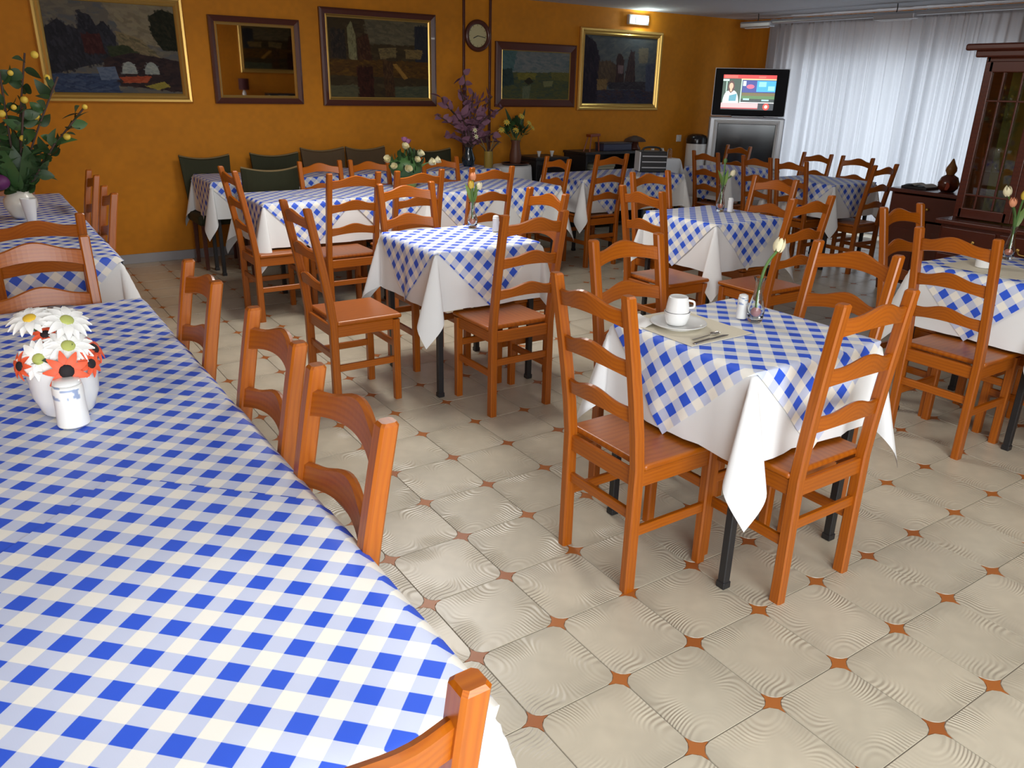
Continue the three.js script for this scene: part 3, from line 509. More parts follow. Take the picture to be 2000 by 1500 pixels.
picture(4.955, 6.06, 1.37, 2.04, [[[0, 0], [0, 0.03], [0.015, 0.036], [0.08, 0.026]], [[0.08, 0.026], [0.084, 0.028], [0.09, 0.012]]], [M.mahogany, M.gold], art3, 'small oil landscape with pale sky in a plain dark frame');
picture(6.105, 7.4, 1.335, 2.245, goldProf, [M.gold], art4, 'large gilt framed oil painting of dark towers below the emergency light');
{
  const x0 = 1.95, x1 = 2.77, y0 = 1.385, y1 = 2.12, t = thing('wall_mirror', 'wall mirror in a dark mahogany frame with gilt inner edge', 'mirror', [(x0 + x1) / 2, (y0 + y1) / 2, Z0 + 0.006]); t.rotation.x = 0.016;
  rails(x1 - x0, y1 - y0, [[0, 0], [0, 0.035], [0.02, 0.045], [0.05, 0.03]]).forEach((g) => part('frame_rail', g, M.mahogany, t));
  rails(x1 - x0, y1 - y0, [[0.05, 0.03], [0.058, 0.036], [0.068, 0.022], [0.075, 0.012]]).forEach((g) => part('gilt_slip', g, M.gold, t));
  part('mirror_glass', bx(x1 - x0 - 0.146, y1 - y0 - 0.146, 0.004, 0, 0, 0.012), std([0.82, 0.83, 0.82], 0.02, { metalness: 1 }), t);
}
{
  const t = thing('wall_clock', 'round wall clock with dark wooden rim between two red strips', 'clock', [4.725, 2.08, Z0]);
  part('rim', new THREE.TorusGeometry(0.135, 0.024, 12, 48).translate(0, 0, 0.024), M.mahogany, t);
  const dial = canvasTex(256, 256, (g, w) => { g.fillStyle = 'rgb(196,186,140)'; g.fillRect(0, 0, w, w); g.fillStyle = 'rgb(120,108,66)'; g.strokeStyle = 'rgb(90,80,50)'; for (let k = 0; k < 12; k++) { const a = k * Math.PI / 6; g.save(); g.translate(128 + Math.sin(a) * 104, 128 - Math.cos(a) * 104); g.rotate(a); g.fillRect(-3, -9, 6, 18); g.restore(); } });
  const df = new THREE.CircleGeometry(0.126, 48).translate(0, 0, 0.021); part('dial', df, std(0xffffff, 0.5, { map: dial }), t);
  part('backplate', new THREE.CylinderGeometry(0.13, 0.13, 0.02, 40).rotateX(Math.PI / 2).translate(0, 0, 0.01), M.mahogany, t);
  part('hour_hand', bx(0.008, 0.06, 0.003, 0, 0.03, 0.026).rotateZ(2.0), M.black, t); part('minute_hand', bx(0.006, 0.095, 0.003, 0, 0.047, 0.029).rotateZ(-1.75), M.black, t);
}
for (const [n, x] of [[1, 4.56], [2, 4.887]]) struct(`trim_${n}`, rb(0.026, HC - 0.09, 0.022, x, (HC + 0.09) / 2, Z0 + 0.011, 0.004), M.mahogany, n === 1 ? 'narrow dark red upright strip on the street painting side of the clock' : 'narrow dark red upright strip beside the plain framed landscape', 'trim');
{
  const t = thing('emergency_light', 'small white emergency lamp glowing high on the orange wall', 'lamp', [6.97, 2.36, Z0]);
  part('housing', rb(0.32, 0.11, 0.05, 0, 0, 0.025, 0.012, 3), M.silver, t);
  part('lamp_diffuser', rb(0.19, 0.07, 0.03, 0.045, 0, 0.055, 0.014, 3), std([0.9, 0.95, 0.92], 0.4, { emissive: new THREE.Color(0.86, 1, 0.95), emissiveIntensity: 2.2 }), t);
  const l = new THREE.PointLight(new THREE.Color(0.86, 1, 0.95), 0.25); l.position.set(0.045, 0, 0.12); l.castShadow = true; t.add(l);
}
{
  const t = thing('light_switch', 'small white switch plate low on the wall by the stereo', 'switch', [7.85, 0.99, Z0]);
  part('plate', rb(0.085, 0.085, 0.012, 0, 0, 0.006, 0.005), M.plastic, t); part('rocker', rb(0.04, 0.05, 0.008, 0, 0, 0.014, 0.003), M.white, t);
}

// ---------------------------------------------------------------- curtain and ceiling track
{
  const cz0 = -7.22, cz1 = -2.6, us = lin(cz0, cz1, 420), vs = [2.43, 2.36, 2.2, 1.9, 1.5, 1.1, 0.7, 0.35, 0.05];
  const pleat = (z, y) => { const k = 0.75 + 0.25 * (2.43 - y) / 2.4, a = z * 38 + 1.9 * Math.sin(z * 5.1) + 1.2 * Math.sin(z * 2.3 + y * 0.4) + 0.8 * Math.sin(z * 9.7), q = 0.6 + 0.4 * Math.sin(z * 7.1 + 1) * Math.sin(z * 3.3); return 8.70 + k * (0.042 * q * Math.sin(a) + 0.016 * Math.sin(2.3 * a + 1.1 + z) + 0.02 * Math.sin(z * 11.3) + 0.006 * Math.sin(z * 97 + y)); };
  const g = gridGeo(us, vs, (z, y) => [pleat(z, y), y, z], (z, y) => [z * 4, y * 4]);
  const sheer = phys([0.52, 0.525, 0.55], 0.95, { transmission: 0.5, thickness: 0, side: THREE.DoubleSide });
  const t = thing('curtain', 'floor length pleated white sheer curtain across the window', 'curtain', [0, 0, 0]);
  part('drape', g, sheer, t);
  part('heading_tape', gridGeo(us, [2.44, 2.36], (z, y) => [pleat(z, y) - 0.004, y, z], (z, y) => [z, y]), std([0.5, 0.5, 0.52], 0.9, { side: THREE.DoubleSide }), t);
}
{
  const t = thing('ceiling_track', 'grey ceiling conduit with two lamp housings before the curtain', 'light fitting', [8.25, 0, 0]);
  part('conduit', new THREE.CylinderGeometry(0.022, 0.022, 4.6, 14).rotateX(Math.PI / 2).translate(0, 2.365, -5.0), M.silver, t);
  for (const z of [-7.05, -5.25]) {
    const h = part('lamp_housing', rb(0.10, 0.06, 0.46, 0, 2.345, z, 0.015, 3), M.silver, t);
    part('lamp_strip', rb(0.05, 0.01, 0.34, 0, 2.312, z, 0.004), std([0.8, 0.82, 0.82], 0.4), h); part('wire', tube([[0, 2.37, z], [0.004, 2.42, z + 0.003], [0, 2.475, z]], 0.006, 8, 6), M.black, h);
  }
}

// ---------------------------------------------------------------- television corner
{
  const yaw = -0.80, base = [8.32, 0, -7.1], t = thing('television_cabinet', 'silver grey cabinet television with a dark switched-off screen', 'television', base, yaw);
  part('stand', [rb(0.9, 0.62, 0.42, 0, 0.31, -0.08, 0.01), rb(0.96, 0.03, 0.46, 0, 0.635, -0.08, 0.008)], M.silver, t);
  part('casing', [rb(0.92, 0.63, 0.38, 0, 0.965, -0.06, 0.02, 3)], M.silver, t);
  rails(0.8, 0.57, [[0, 0.13], [0, 0.145], [0.02, 0.15], [0.05, 0.135]]).forEach((g) => part('bezel_rail', g.translate(0, 0.965, 0), M.plastic, t));
  part('screen', rb(0.71, 0.48, 0.02, 0, 0.965, 0.13, 0.008), std([0.008, 0.009, 0.01], 0.12), t);
  const pic = canvasTex(512, 320, (g, w, h) => {
    g.fillStyle = '#0c1420'; g.fillRect(0, 0, w, h);
    g.fillStyle = '#d81c10'; g.fillRect(0, 0, w, 34); g.fillStyle = '#ff5a48'; g.fillRect(10, 4, 130, 26); g.fillRect(340, 10, 70, 18); g.fillStyle = '#d8c890'; g.fillRect(150, 34, w - 150, 12);
    g.fillStyle = '#0d3a22'; g.fillRect(0, 34, 176, 226); g.fillStyle = '#c8e8d8'; g.fillRect(0, 40, 60, 18); g.fillStyle = '#bfe6d0'; g.fillRect(34, 60, 8, 120); g.fillRect(178, 40, 10, 226);
    g.fillStyle = '#4a2416'; g.beginPath(); g.ellipse(84, 110, 34, 58, 0, 0, 7); g.fill(); g.fillStyle = '#f4b898'; g.beginPath(); g.ellipse(84, 104, 20, 30, 0, 0, 7); g.fill(); g.fillRect(74, 128, 20, 26);
    g.fillStyle = '#f2f4ee'; g.beginPath(); g.moveTo(10, 262); g.quadraticCurveTo(14, 160, 60, 146); g.lineTo(84, 168); g.lineTo(112, 144); g.quadraticCurveTo(160, 156, 168, 262); g.fill(); g.fillStyle = '#4f9cae'; g.beginPath(); g.moveTo(72, 190); g.lineTo(146, 172); g.lineTo(140, 240); g.lineTo(70, 242); g.fill();
    g.fillStyle = '#0e2f8c'; g.fillRect(192, 48, 320, 112); g.fillStyle = '#22a8ee'; g.fillRect(330, 52, 182, 100); g.fillStyle = '#8ce6ff'; g.fillRect(350, 62, 70, 44); g.fillRect(440, 100, 62, 40); g.fillStyle = '#e05a80'; g.beginPath(); g.ellipse(270, 106, 38, 20, 0, 0, 7); g.fill(); g.fillStyle = '#e4f2f4'; g.fillRect(196, 56, 30, 44);
    g.fillStyle = '#6a5a20'; g.fillRect(192, 162, 320, 50); g.fillStyle = '#4a7a3c'; g.fillRect(192, 190, 320, 30); g.fillStyle = '#0f2620'; g.fillRect(192, 218, 320, 30); g.fillStyle = '#a8d8d8'; g.fillRect(210, 214, 60, 16); g.fillRect(390, 222, 70, 14); g.fillStyle = '#f0f0f0'; g.fillRect(176, 248, 336, 8);
    g.fillStyle = '#f8b8b8'; g.fillRect(0, 258, 360, 44); g.fillStyle = '#b02828'; g.fillRect(0, 302, 360, 10); g.fillStyle = '#e03018'; g.beginPath(); g.arc(440, 288, 32, 0, 7); g.fill(); g.fillStyle = '#ffe8c8'; g.beginPath(); g.arc(440, 288, 16, 0, 7); g.fill();
  });
  const tv = thing('flat_television', 'black flat television showing a news presenter, on the silver cabinet', 'television', [8.32, 1.29, -7.1], yaw);
  part('foot', rb(0.4, 0.02, 0.2, 0, 0.0, 0.0, 0.006), M.blackGloss, tv);
  part('bezel', rb(0.88, 0.55, 0.06, 0, 0.285, 0.02, 0.012, 3), M.matBlack, tv);
  part('back_shell', rb(0.7, 0.4, 0.08, 0, 0.28, -0.04, 0.02, 3), M.black, tv);
  rails(0.895, 0.565, [[0, 0.03], [0, 0.052], [0.007, 0.053], [0.007, 0.03]]).forEach((g) => part('edge_rail', g.translate(0, 0.285, 0), M.silver, tv));
  const sc = new THREE.PlaneGeometry(0.64, 0.41).translate(-0.02, 0.285, 0.0515);
  part('tv_screen', sc, std([0.01, 0.01, 0.01], 0.25, { emissive: 0xffffff, emissiveMap: pic, emissiveIntensity: 1.15 }), tv);
  const l = areaLight(0.7, 0.43, new THREE.Color(0.8, 0.85, 1), 0.35, [-0.02, 0.285, 0.06], [0, 0, 0], tv); l.rotation.set(0, Math.PI, 0);
  const b = thing('pedal_bin', 'tall white cylindrical bin with a black lid beside the televisions', 'bin', [7.86, 0, -7.48]);
  part('body', lathe([[0, 0], [0.125, 0], [0.13, 0.02], [0.13, 0.94], [0.128, 0.95]], 32), M.white, b); part('lid', lathe([[0.132, 0.945], [0.134, 1.0], [0.12, 1.04], [0.07, 1.062], [0, 1.066]], 32), M.blackGloss, b);
}

// ---------------------------------------------------------------- sideboard and glazed cabinet
{
  const t = thing('sideboard', 'reddish brown sideboard below the gourd and book, by the curtain', 'sideboard', [6.42, 0, -3.5]);
  part('top', rb(0.5, 0.03, 0.72, 0.235, 0.845, 0, 0.006), M.darkWood, t);
  part('body', [bx(0.44, 0.02, 0.68, 0.235, 0.09, 0), bx(0.44, 0.75, 0.02, 0.235, 0.455, -0.33), bx(0.44, 0.75, 0.02, 0.235, 0.455, 0.33), bx(0.02, 0.75, 0.68, 0.445, 0.455, 0)], M.darkWood, t);
  for (const s of [-1, 1]) { const d = part('door', rb(0.022, 0.5, 0.325, 0.012, 0.36, s * 0.168, 0.005), M.darkWood, t); part('panel', rb(0.01, 0.36, 0.21, 0.001, 0.36, s * 0.168, 0.004), M.darkWood, d); part('knob', new THREE.SphereGeometry(0.012, 14, 10).translate(-0.012, 0.42, s * 0.03), M.gold, d); }
  const dr = part('drawer', rb(0.022, 0.19, 0.66, 0.012, 0.72, 0, 0.005), M.darkWood, t); part('knob', new THREE.SphereGeometry(0.012, 14, 10).translate(-0.012, 0.72, 0), M.gold, dr);
  for (const [a, b] of [[0.04, -0.32], [0.43, -0.32], [0.04, 0.32], [0.43, 0.32]]) part('foot', bar([[a, 0, b, 0.035, 0.035], [a, 0.085, b, 0.05, 0.05]]), M.darkWood, t);
  // glazed cabinet
  const c = thing('glazed_cabinet', 'tall mahogany china cabinet with glass doors and brass drawer pulls', 'cabinet', [5.66, 0, -2.38]); c.scale.y = 0.965;
  part('base', [rb(0.5, 0.70, 1.2, 0.27, 0.42, 0, 0.006), rb(0.54, 0.07, 1.26, 0.27, 0.035, 0, 0.008)], M.darkWood, c);
  part('counter', rb(0.56, 0.035, 1.26, 0.26, 0.787, 0, 0.01, 3), M.darkWood, c);
  for (const s of [-1, 0, 1]) {
    const d = part('drawer', rb(0.02, 0.16, 0.37, 0.012, 0.67, s * 0.395, 0.006), M.darkWood, c); const pull = part('drawer_pull', [tube([[-0.002, 0.665, s * 0.395 - 0.05], [-0.022, 0.645, s * 0.395 - 0.03], [-0.024, 0.64, s * 0.395], [-0.022, 0.645, s * 0.395 + 0.03], [-0.002, 0.665, s * 0.395 + 0.05]], 0.005, 20, 7), new THREE.SphereGeometry(0.012, 12, 8).scale(0.5, 1, 1).translate(-0.002, 0.667, s * 0.395 - 0.05), new THREE.SphereGeometry(0.012, 12, 8).scale(0.5, 1, 1).translate(-0.002, 0.667, s * 0.395 + 0.05)], M.gold, d, 'brass drawer pull');
    const q = part('lower_door', rb(0.02, 0.46, 0.37, 0.012, 0.33, s * 0.395, 0.006), M.darkWood, c); part('raised_panel', rb(0.012, 0.34, 0.26, 0.0, 0.33, s * 0.395, 0.005), M.darkWood, q);
  }
  part('carcass', [bx(0.36, 1.1, 0.025, 0.31, 1.355, -0.575), bx(0.36, 1.1, 0.025, 0.31, 1.355, 0.575), bx(0.36, 0.03, 1.15, 0.31, 1.89, 0)], M.darkWood, c);
  part('back_panel', bx(0.02, 1.08, 1.13, 0.485, 1.345, 0), std([0.16, 0.14, 0.02], 0.7), c);  // olive reflection of the door glass put into the panel colour
  part('crown', [rb(0.44, 0.05, 1.28, 0.29, 1.925, 0, 0.012), rb(0.52, 0.045, 1.38, 0.28, 1.965, 0, 0.014)], M.darkWood, c);
  for (const y of [1.15, 1.5]) part('shelf', bx(0.3, 0.012, 1.12, 0.33, y, 0), M.pane, c);
  for (const s of [-1, 0, 1]) {
    const z = s * 0.385, d = part('glass_door', [rb(0.024, 1.06, 0.055, 0.12, 1.345, z - 0.165, 0.006), rb(0.024, 1.06, 0.055, 0.12, 1.345, z + 0.165, 0.006), rb(0.024, 0.07, 0.33, 0.12, 1.84, z, 0.006), rb(0.024, 0.07, 0.33, 0.12, 0.85, z, 0.006), rb(0.012, 0.92, 0.012, 0.115, 1.345, z - 0.06, 0.003), rb(0.012, 0.92, 0.012, 0.115, 1.345, z + 0.06, 0.003), rb(0.012, 0.012, 0.28, 0.115, 1.62, z, 0.003), rb(0.012, 0.012, 0.28, 0.115, 0.98, z, 0.003)], M.darkWood, c);
    part('pane', bx(0.004, 0.93, 0.28, 0.124, 1.345, z), M.pane, d);
  }
  const gobl = [[0, 0], [0.03, 0.002], [0.006, 0.012], [0.006, 0.06], [0.03, 0.085], [0.034, 0.13], [0.032, 0.13], [0.028, 0.09], [0, 0.07]];
  for (const y of [1.157, 1.507]) for (let k = 0; k < 5; k++) { const o = solo('wine_glass', lathe(gobl, 18), M.pane, y < 1.3 ? 'stemmed wine glass standing on the lower shelf in the glazed cabinet' : 'stemmed wine glass standing on the upper shelf in the glazed cabinet', 'glass', y < 1.3 ? 'lower shelf glasses' : 'upper shelf glasses'); o.position.set(5.66 + 0.31 + (k % 2) * 0.06, y * 0.965, -2.38 - 0.46 + k * 0.11); }
  // things on the sideboard
  const go = thing('gourd_figure', 'dark glossy gourd shaped ornament with pointed neck on the sideboard', 'ornament', [6.56, 0.86, -3.45]);
  part('body', lathe([[0, 0], [0.05, 0.002], [0.075, 0.03], [0.08, 0.07], [0.062, 0.115], [0.03, 0.135]], 28), phys([0.12, 0.025, 0.01], 0.25, { clearcoat: 0.6 }), go);
  part('neck', lathe([[0.028, 0.13], [0.03, 0.14], [0.042, 0.165], [0.04, 0.19], [0.02, 0.225], [0.008, 0.255], [0, 0.262]], 24), phys([0.28, 0.12, 0.025], 0.4, { clearcoat: 0.3 }), go);
  part('medallion', new THREE.CylinderGeometry(0.03, 0.03, 0.006, 24).rotateZ(Math.PI / 2).rotateY(-0.4).translate(-0.076, 0.05, 0.03), phys([0.35, 0.06, 0.02], 0.3), go);
  const bk = thing('open_book', 'open book with grey pages lying on the sideboard', 'book', [6.58, 0.86, -3.69]);
  part('cover', rb(0.2, 0.02, 0.22, 0, 0.01, 0, 0.004), M.black, bk);
  for (const s of [-1, 1]) part('pages', gridGeo(lin(0, 1, 8), [-0.09, 0.09], (u, x) => [x, 0.021 + 0.018 * Math.sin(Math.PI * Math.min(1, u * 0.9 + 0.1)), s * u * 0.1], (u, v) => [u, v]), std([0.55, 0.54, 0.5], 0.9, { side: THREE.DoubleSide }), bk);
}

// ---------------------------------------------------------------- back corner: bookcase, stereo, side tables
{
  const t = thing('bookcase', 'low black open bookcase stacked with magazines against the orange wall', 'bookcase', [6.42, 0, -7.56]);
  const w = 0.96, d = 0.42, h = 0.87;
  part('side_panel', bx(0.025, h, d, -w / 2 + 0.0125, h / 2, 0), M.black, t); part('side_panel', bx(0.025, h, d, w / 2 - 0.0125, h / 2, 0), M.black, t); part('top', rb(w + 0.03, 0.028, d + 0.02, 0, h + 0.004, 0, 0.005), M.black, t); part('back', bx(w, h, 0.012, 0, h / 2, -d / 2 + 0.006), M.black, t);
  for (const y of [0.05, 0.31, 0.57]) part('shelf', bx(w - 0.05, 0.022, d - 0.02, 0, y, 0), M.black, t);
  const cols = [[0.5, 0.47, 0.36], [0.34, 0.33, 0.24], [0.44, 0.40, 0.32], [0.28, 0.27, 0.2]].map((c) => std(c, 0.8));
  for (const [y0, xa] of [[0.061, -0.13], [0.321, -0.24], [0.581, -0.2]]) { let y = y0; const n = 6; for (let k = 0; k < n; k++) { const hh = rr(0.018, 0.032), o = solo('magazine', rb(rr(0.3, 0.36), hh, rr(0.24, 0.29), 0, hh / 2, 0, 0.003), cols[k % 4], y0 < 0.1 ? 'magazine in a flat pile on the bottom shelf of the black bookcase' : y0 < 0.4 ? 'magazine in a flat pile on the middle shelf of the black bookcase' : 'magazine in a flat pile on the top shelf of the black bookcase', 'magazine', y0 < 0.1 ? 'bottom shelf magazines' : y0 < 0.4 ? 'middle shelf magazines' : 'top shelf magazines'); o.position.set(6.42 + xa + rr(-0.015, 0.015), y, -7.5 + rr(-0.01, 0.01)); y += hh + 0.0008; } }
  const box = solo('box_file', rb(0.075, 0.23, 0.25, 0, 0.115, 0, 0.005), M.plastic, 'upright white box file on the bottom shelf of the black bookcase', 'file'); box.position.set(5.985 + 0.06, 0.061, -7.5);
  const e = thing('wooden_easel', 'small folding wooden stand open on top of the black bookcase', 'stand', [6.12, h + 0.018, -7.5]);
  for (const s of [-1, 1]) part('leg', bar([[s * 0.02 - 0.055, 0, s * 0.0, 0.018, 0.018], [-0.02, 0.17, 0, 0.016, 0.016]]).translate(s < 0 ? 0 : 0.0, 0, s * 0.03), M.redWood, e);
  part('top_bar', rb(0.15, 0.03, 0.09, 0.045, 0.178, 0, 0.006).rotateZ(0.06), M.redWood, e); part('back_leg', bar([[0.13, 0, 0, 0.018, 0.018], [0.11, 0.17, 0, 0.016, 0.016]]), M.redWood, e);
  const bb = thing('picture_box', 'long dark blue box lying on the black bookcase', 'box', [6.52, h + 0.018, -7.55]); part('body', rb(0.44, 0.075, 0.16, 0, 0.0375, 0, 0.006), std([0.035, 0.04, 0.085], 0.4), bb); part('lid', rb(0.45, 0.02, 0.17, 0, 0.085, 0, 0.005), std([0.06, 0.05, 0.05], 0.5), bb);
  const mu = thing('table_lamp', 'squat brown lamp with a broad dark shade at the bookcase end', 'lamp', [6.83, h + 0.018, -7.52]);
  part('base', lathe([[0, 0], [0.07, 0], [0.075, 0.02], [0.05, 0.05], [0.045, 0.09], [0.03, 0.11], [0, 0.112]], 24), M.mahogany, mu); part('shade', lathe([[0.135, 0.10], [0.12, 0.125], [0.07, 0.15], [0.02, 0.165], [0, 0.166]], 28), std([0.06, 0.03, 0.02], 0.6), mu); part('rim', lathe([[0, 0.099], [0.133, 0.099], [0.135, 0.103]], 28), M.mahogany, mu);
  // cloth-covered side table with jars
  const rect = [7.02, 7.42, -7.68, -7.32], s = thing('side_table', 'small wooden side table under a white cloth by the lamp', 'side table', [7.22, 0, -7.5]);
  part('tabletop', rb(0.39, 0.025, 0.35, 0, 0.765, 0, 0.004), M.darkWood, s); for (const [a, b] of [[-1, -1], [1, -1], [-1, 1], [1, 1]]) part('leg', bar([[a * 0.16, 0, b * 0.14, 0.03, 0.03], [a * 0.16, 0.755, b * 0.14, 0.035, 0.035]]), M.darkWood, s);
  solo('side_cloth', gridGeo(steps(rect[0], rect[1], 0.25), steps(rect[2], rect[3], 0.25).filter((v) => v > -7.78), (u, v) => drape(u, v, rect, 0.782, 0.003, 2), (u, v) => [u, v]), M.cloth, 'plain white cloth hanging over the small side table', 'tablecloth');
  for (let k = 0; k < 4; k++) { const o = solo('glass_jar', lathe([[0, 0], [0.028, 0], [0.03, 0.01], [0.03, 0.09], [0.02, 0.1], [0.022, 0.115], [0, 0.115]], 18), k % 2 ? M.glass : M.white, k % 2 ? 'small clear jar on the white clothed side table' : 'small white jar on the white clothed side table', 'jar', k % 2 ? 'clear jars by the lamp' : 'white jars by the lamp'); o.position.set(7.1 + k * 0.08, 0.784, -7.48 + (k % 2) * 0.06); }
  // stereo on its table
  const st = thing('stereo', 'black stacked stereo unit with silver trim strips on checked table', 'stereo', [5.78, TOP + 0.014, -6.1], -0.5);
  part('body', rb(0.27, 0.2, 0.22, 0, 0.1, 0, 0.01, 3), M.black, st); for (const y of [0.045, 0.1, 0.155]) part('trim_strip', rb(0.25, 0.012, 0.01, 0.005, y, 0.112, 0.003), M.silver, st); part('side_cheek', rb(0.012, 0.19, 0.21, -0.14, 0.1, 0, 0.004), M.plastic, st); part('carry_handle', tube([[-0.1, 0.19, 0], [-0.08, 0.225, 0], [0.08, 0.225, 0], [0.1, 0.19, 0]], 0.01, 20, 8), M.black, st);
  // black low cabinet with two white cups
  const lc = thing('low_cabinet', 'low black cabinet carrying two small white cups by the wall', 'cabinet', [5.45, 0, -7.55]); part('body', rb(0.42, 0.8, 0.4, 0, 0.42, 0, 0.006), M.black, lc); part('plinth', bx(0.4, 0.02, 0.38, 0, 0.01, 0), M.black, lc); part('door_panel', rb(0.38, 0.7, 0.012, 0, 0.42, 0.203, 0.004), M.blackGloss, lc); part('top', rb(0.46, 0.03, 0.44, 0, 0.835, 0, 0.006), M.black, lc);
  for (const x of [5.34, 5.52]) { const o = solo('small_cup', lathe([[0, 0], [0.012, 0], [0.014, 0.02], [0.026, 0.06], [0.024, 0.06], [0.012, 0.022], [0, 0.02]], 20), M.white, 'small white footed cup on the low black cabinet', 'cup', 'cups on the low cabinet'); o.position.set(x, 0.851, -7.45); }
  // round pedestal with cloth, tray and brown vase
  const pd = thing('pedestal_table', 'round pedestal draped in white cloth below the plain framed landscape', 'side table', [4.98, 0, -7.45]);
  part('column', lathe([[0, 0], [0.16, 0], [0.16, 0.02], [0.04, 0.06], [0.035, 0.74], [0.18, 0.755], [0.2, 0.77], [0, 0.77]], 24), M.darkWood, pd);
  const skirt = (a, y) => 0.215 + (0.77 - y) * 0.06 + 0.018 * (0.77 - y) / 0.5 * Math.sin(a * 9); part('cloth_skirt', gridGeo(lin(0, Math.PI * 2, 72), [0.775, 0.772, 0.75, 0.6, 0.45, 0.28], (a, y) => y > 0.774 ? [0, 0.776, 0] : y > 0.77 ? [Math.cos(a) * 0.208, 0.775, Math.sin(a) * 0.208] : [Math.cos(a) * skirt(a, y), y, Math.sin(a) * skirt(a, y)], (a, y) => [a, y]), M.cloth, pd);
  const tr = thing('tray', 'round dark tray beneath the brown vase on the draped pedestal', 'tray', [5.0, 0.778, -7.42]); part('dish', lathe([[0, 0], [0.14, 0], [0.155, 0.018], [0.15, 0.018], [0.138, 0.006], [0, 0.006]], 32), M.blackGloss, tr); part('rim', new THREE.TorusGeometry(0.153, 0.005, 8, 40).rotateX(Math.PI / 2).translate(0, 0.018, 0), M.mahogany, tr);
}

// ---------------------------------------------------------------- flowers
function leafGeo(L, W, bend = 0.3, fold = 0.15) { return gridGeo(lin(-1, 1, 4), lin(0, 1, 6), (s, t) => { const w = W * Math.sin(Math.PI * Math.pow(t, 0.8)) ** 0.8 * 0.5; return [s * w, L * t * (1 - 0.25 * bend * t) , -bend * L * t * t + fold * Math.abs(s) * w]; }, (s, t) => [s, t]); }
function orient(m, p, dir, spin = 0) { m.position.copy(p); m.quaternion.setFromUnitVectors(V(0, 1, 0), dir.clone().normalize()); m.rotateY(spin); return m; }
function daisy(parent, p, dir, R, petal, eye, n = 14, eyeR = 0.28) {
  const g = new THREE.Group(); g.name = 'flower_head'; parent.add(g); orient(g, p, dir, rr(0, 6));
  const pet = gridGeo(lin(-1, 1, 3), lin(0, 1, 4), (s, t) => [s * R * 0.2 * Math.sin(Math.PI * Math.min(1, 0.25 + t * 0.7)), R * (0.06 * Math.sin(t * 3) - 0.18 * t * t + 0.03 * s * s), R * (0.15 + 0.85 * t)], (s, t) => [s, t]);
  for (let k = 0; k < n; k++) { const m = part('petal', pet, petal, g); m.rotation.y = k / n * Math.PI * 2; m.position.y = (k % 2) * R * 0.03; }
  part('flower_eye', new THREE.SphereGeometry(R * eyeR, 14, 8).scale(1, 0.5, 1).translate(0, R * 0.04, 0), eye, g); return g;
}
function tulipHead(parent, p, dir, R, mat) {
  const g = new THREE.Group(); g.name = 'flower_head'; parent.add(g); orient(g, p, dir, rr(0, 6));
  const pet = gridGeo(lin(-1, 1, 4), lin(0, 1, 6), (s, t) => { const w = Math.sin(Math.PI * (0.12 + 0.86 * t)) ** 0.7, rad = R * (0.35 + 0.6 * Math.sin(Math.PI * Math.min(1, 0.15 + t * 0.75))), a = s * 0.62 * w; return [Math.sin(a) * rad, R * 2.3 * t, Math.cos(a) * rad]; }, (s, t) => [s, t]);
  for (let k = 0; k < 6; k++) { const m = part('petal', pet, mat, g); m.rotation.y = k * Math.PI / 3; if (k % 2) m.scale.set(0.9, 0.95, 0.9); } return g;
}
function rose(parent, p, dir, R, mat) { const g = new THREE.Group(); g.name = 'flower_head'; parent.add(g); orient(g, p, dir, rr(0, 6)); for (let k = 0; k < 9; k++) { const q = 0.45 + 0.55 * (k / 8), pet = gridGeo(lin(-1, 1, 4), lin(0, 1, 4), (s, t) => { const a = s * 0.95, rad = R * q * (0.35 + 0.65 * Math.sqrt(t)); return [Math.sin(a) * rad, R * (1.5 - 0.35 * q) * t, Math.cos(a) * rad]; }, (s, t) => [s, t]); const m = part('petal', pet, mat, g); m.rotation.y = k * 2.4; } return g; }
function stemTo(parent, a, b, r = 0.004, mat = M.stem, sag = 0.0) { const m = [(a[0] + b[0]) / 2 + sag, (a[1] + b[1]) / 2 + 0.02, (a[2] + b[2]) / 2]; return part('stem', tube([a, m, b], r, 12, 6), mat, parent); }
const eyeY = std([0.66, 0.42, 0.03], 0.8), eyeG = std([0.42, 0.46, 0.12], 0.8), eyeB = std([0.012, 0.008, 0.01], 0.8);
const toCam = V(-0.05, 0.45, 0.9);
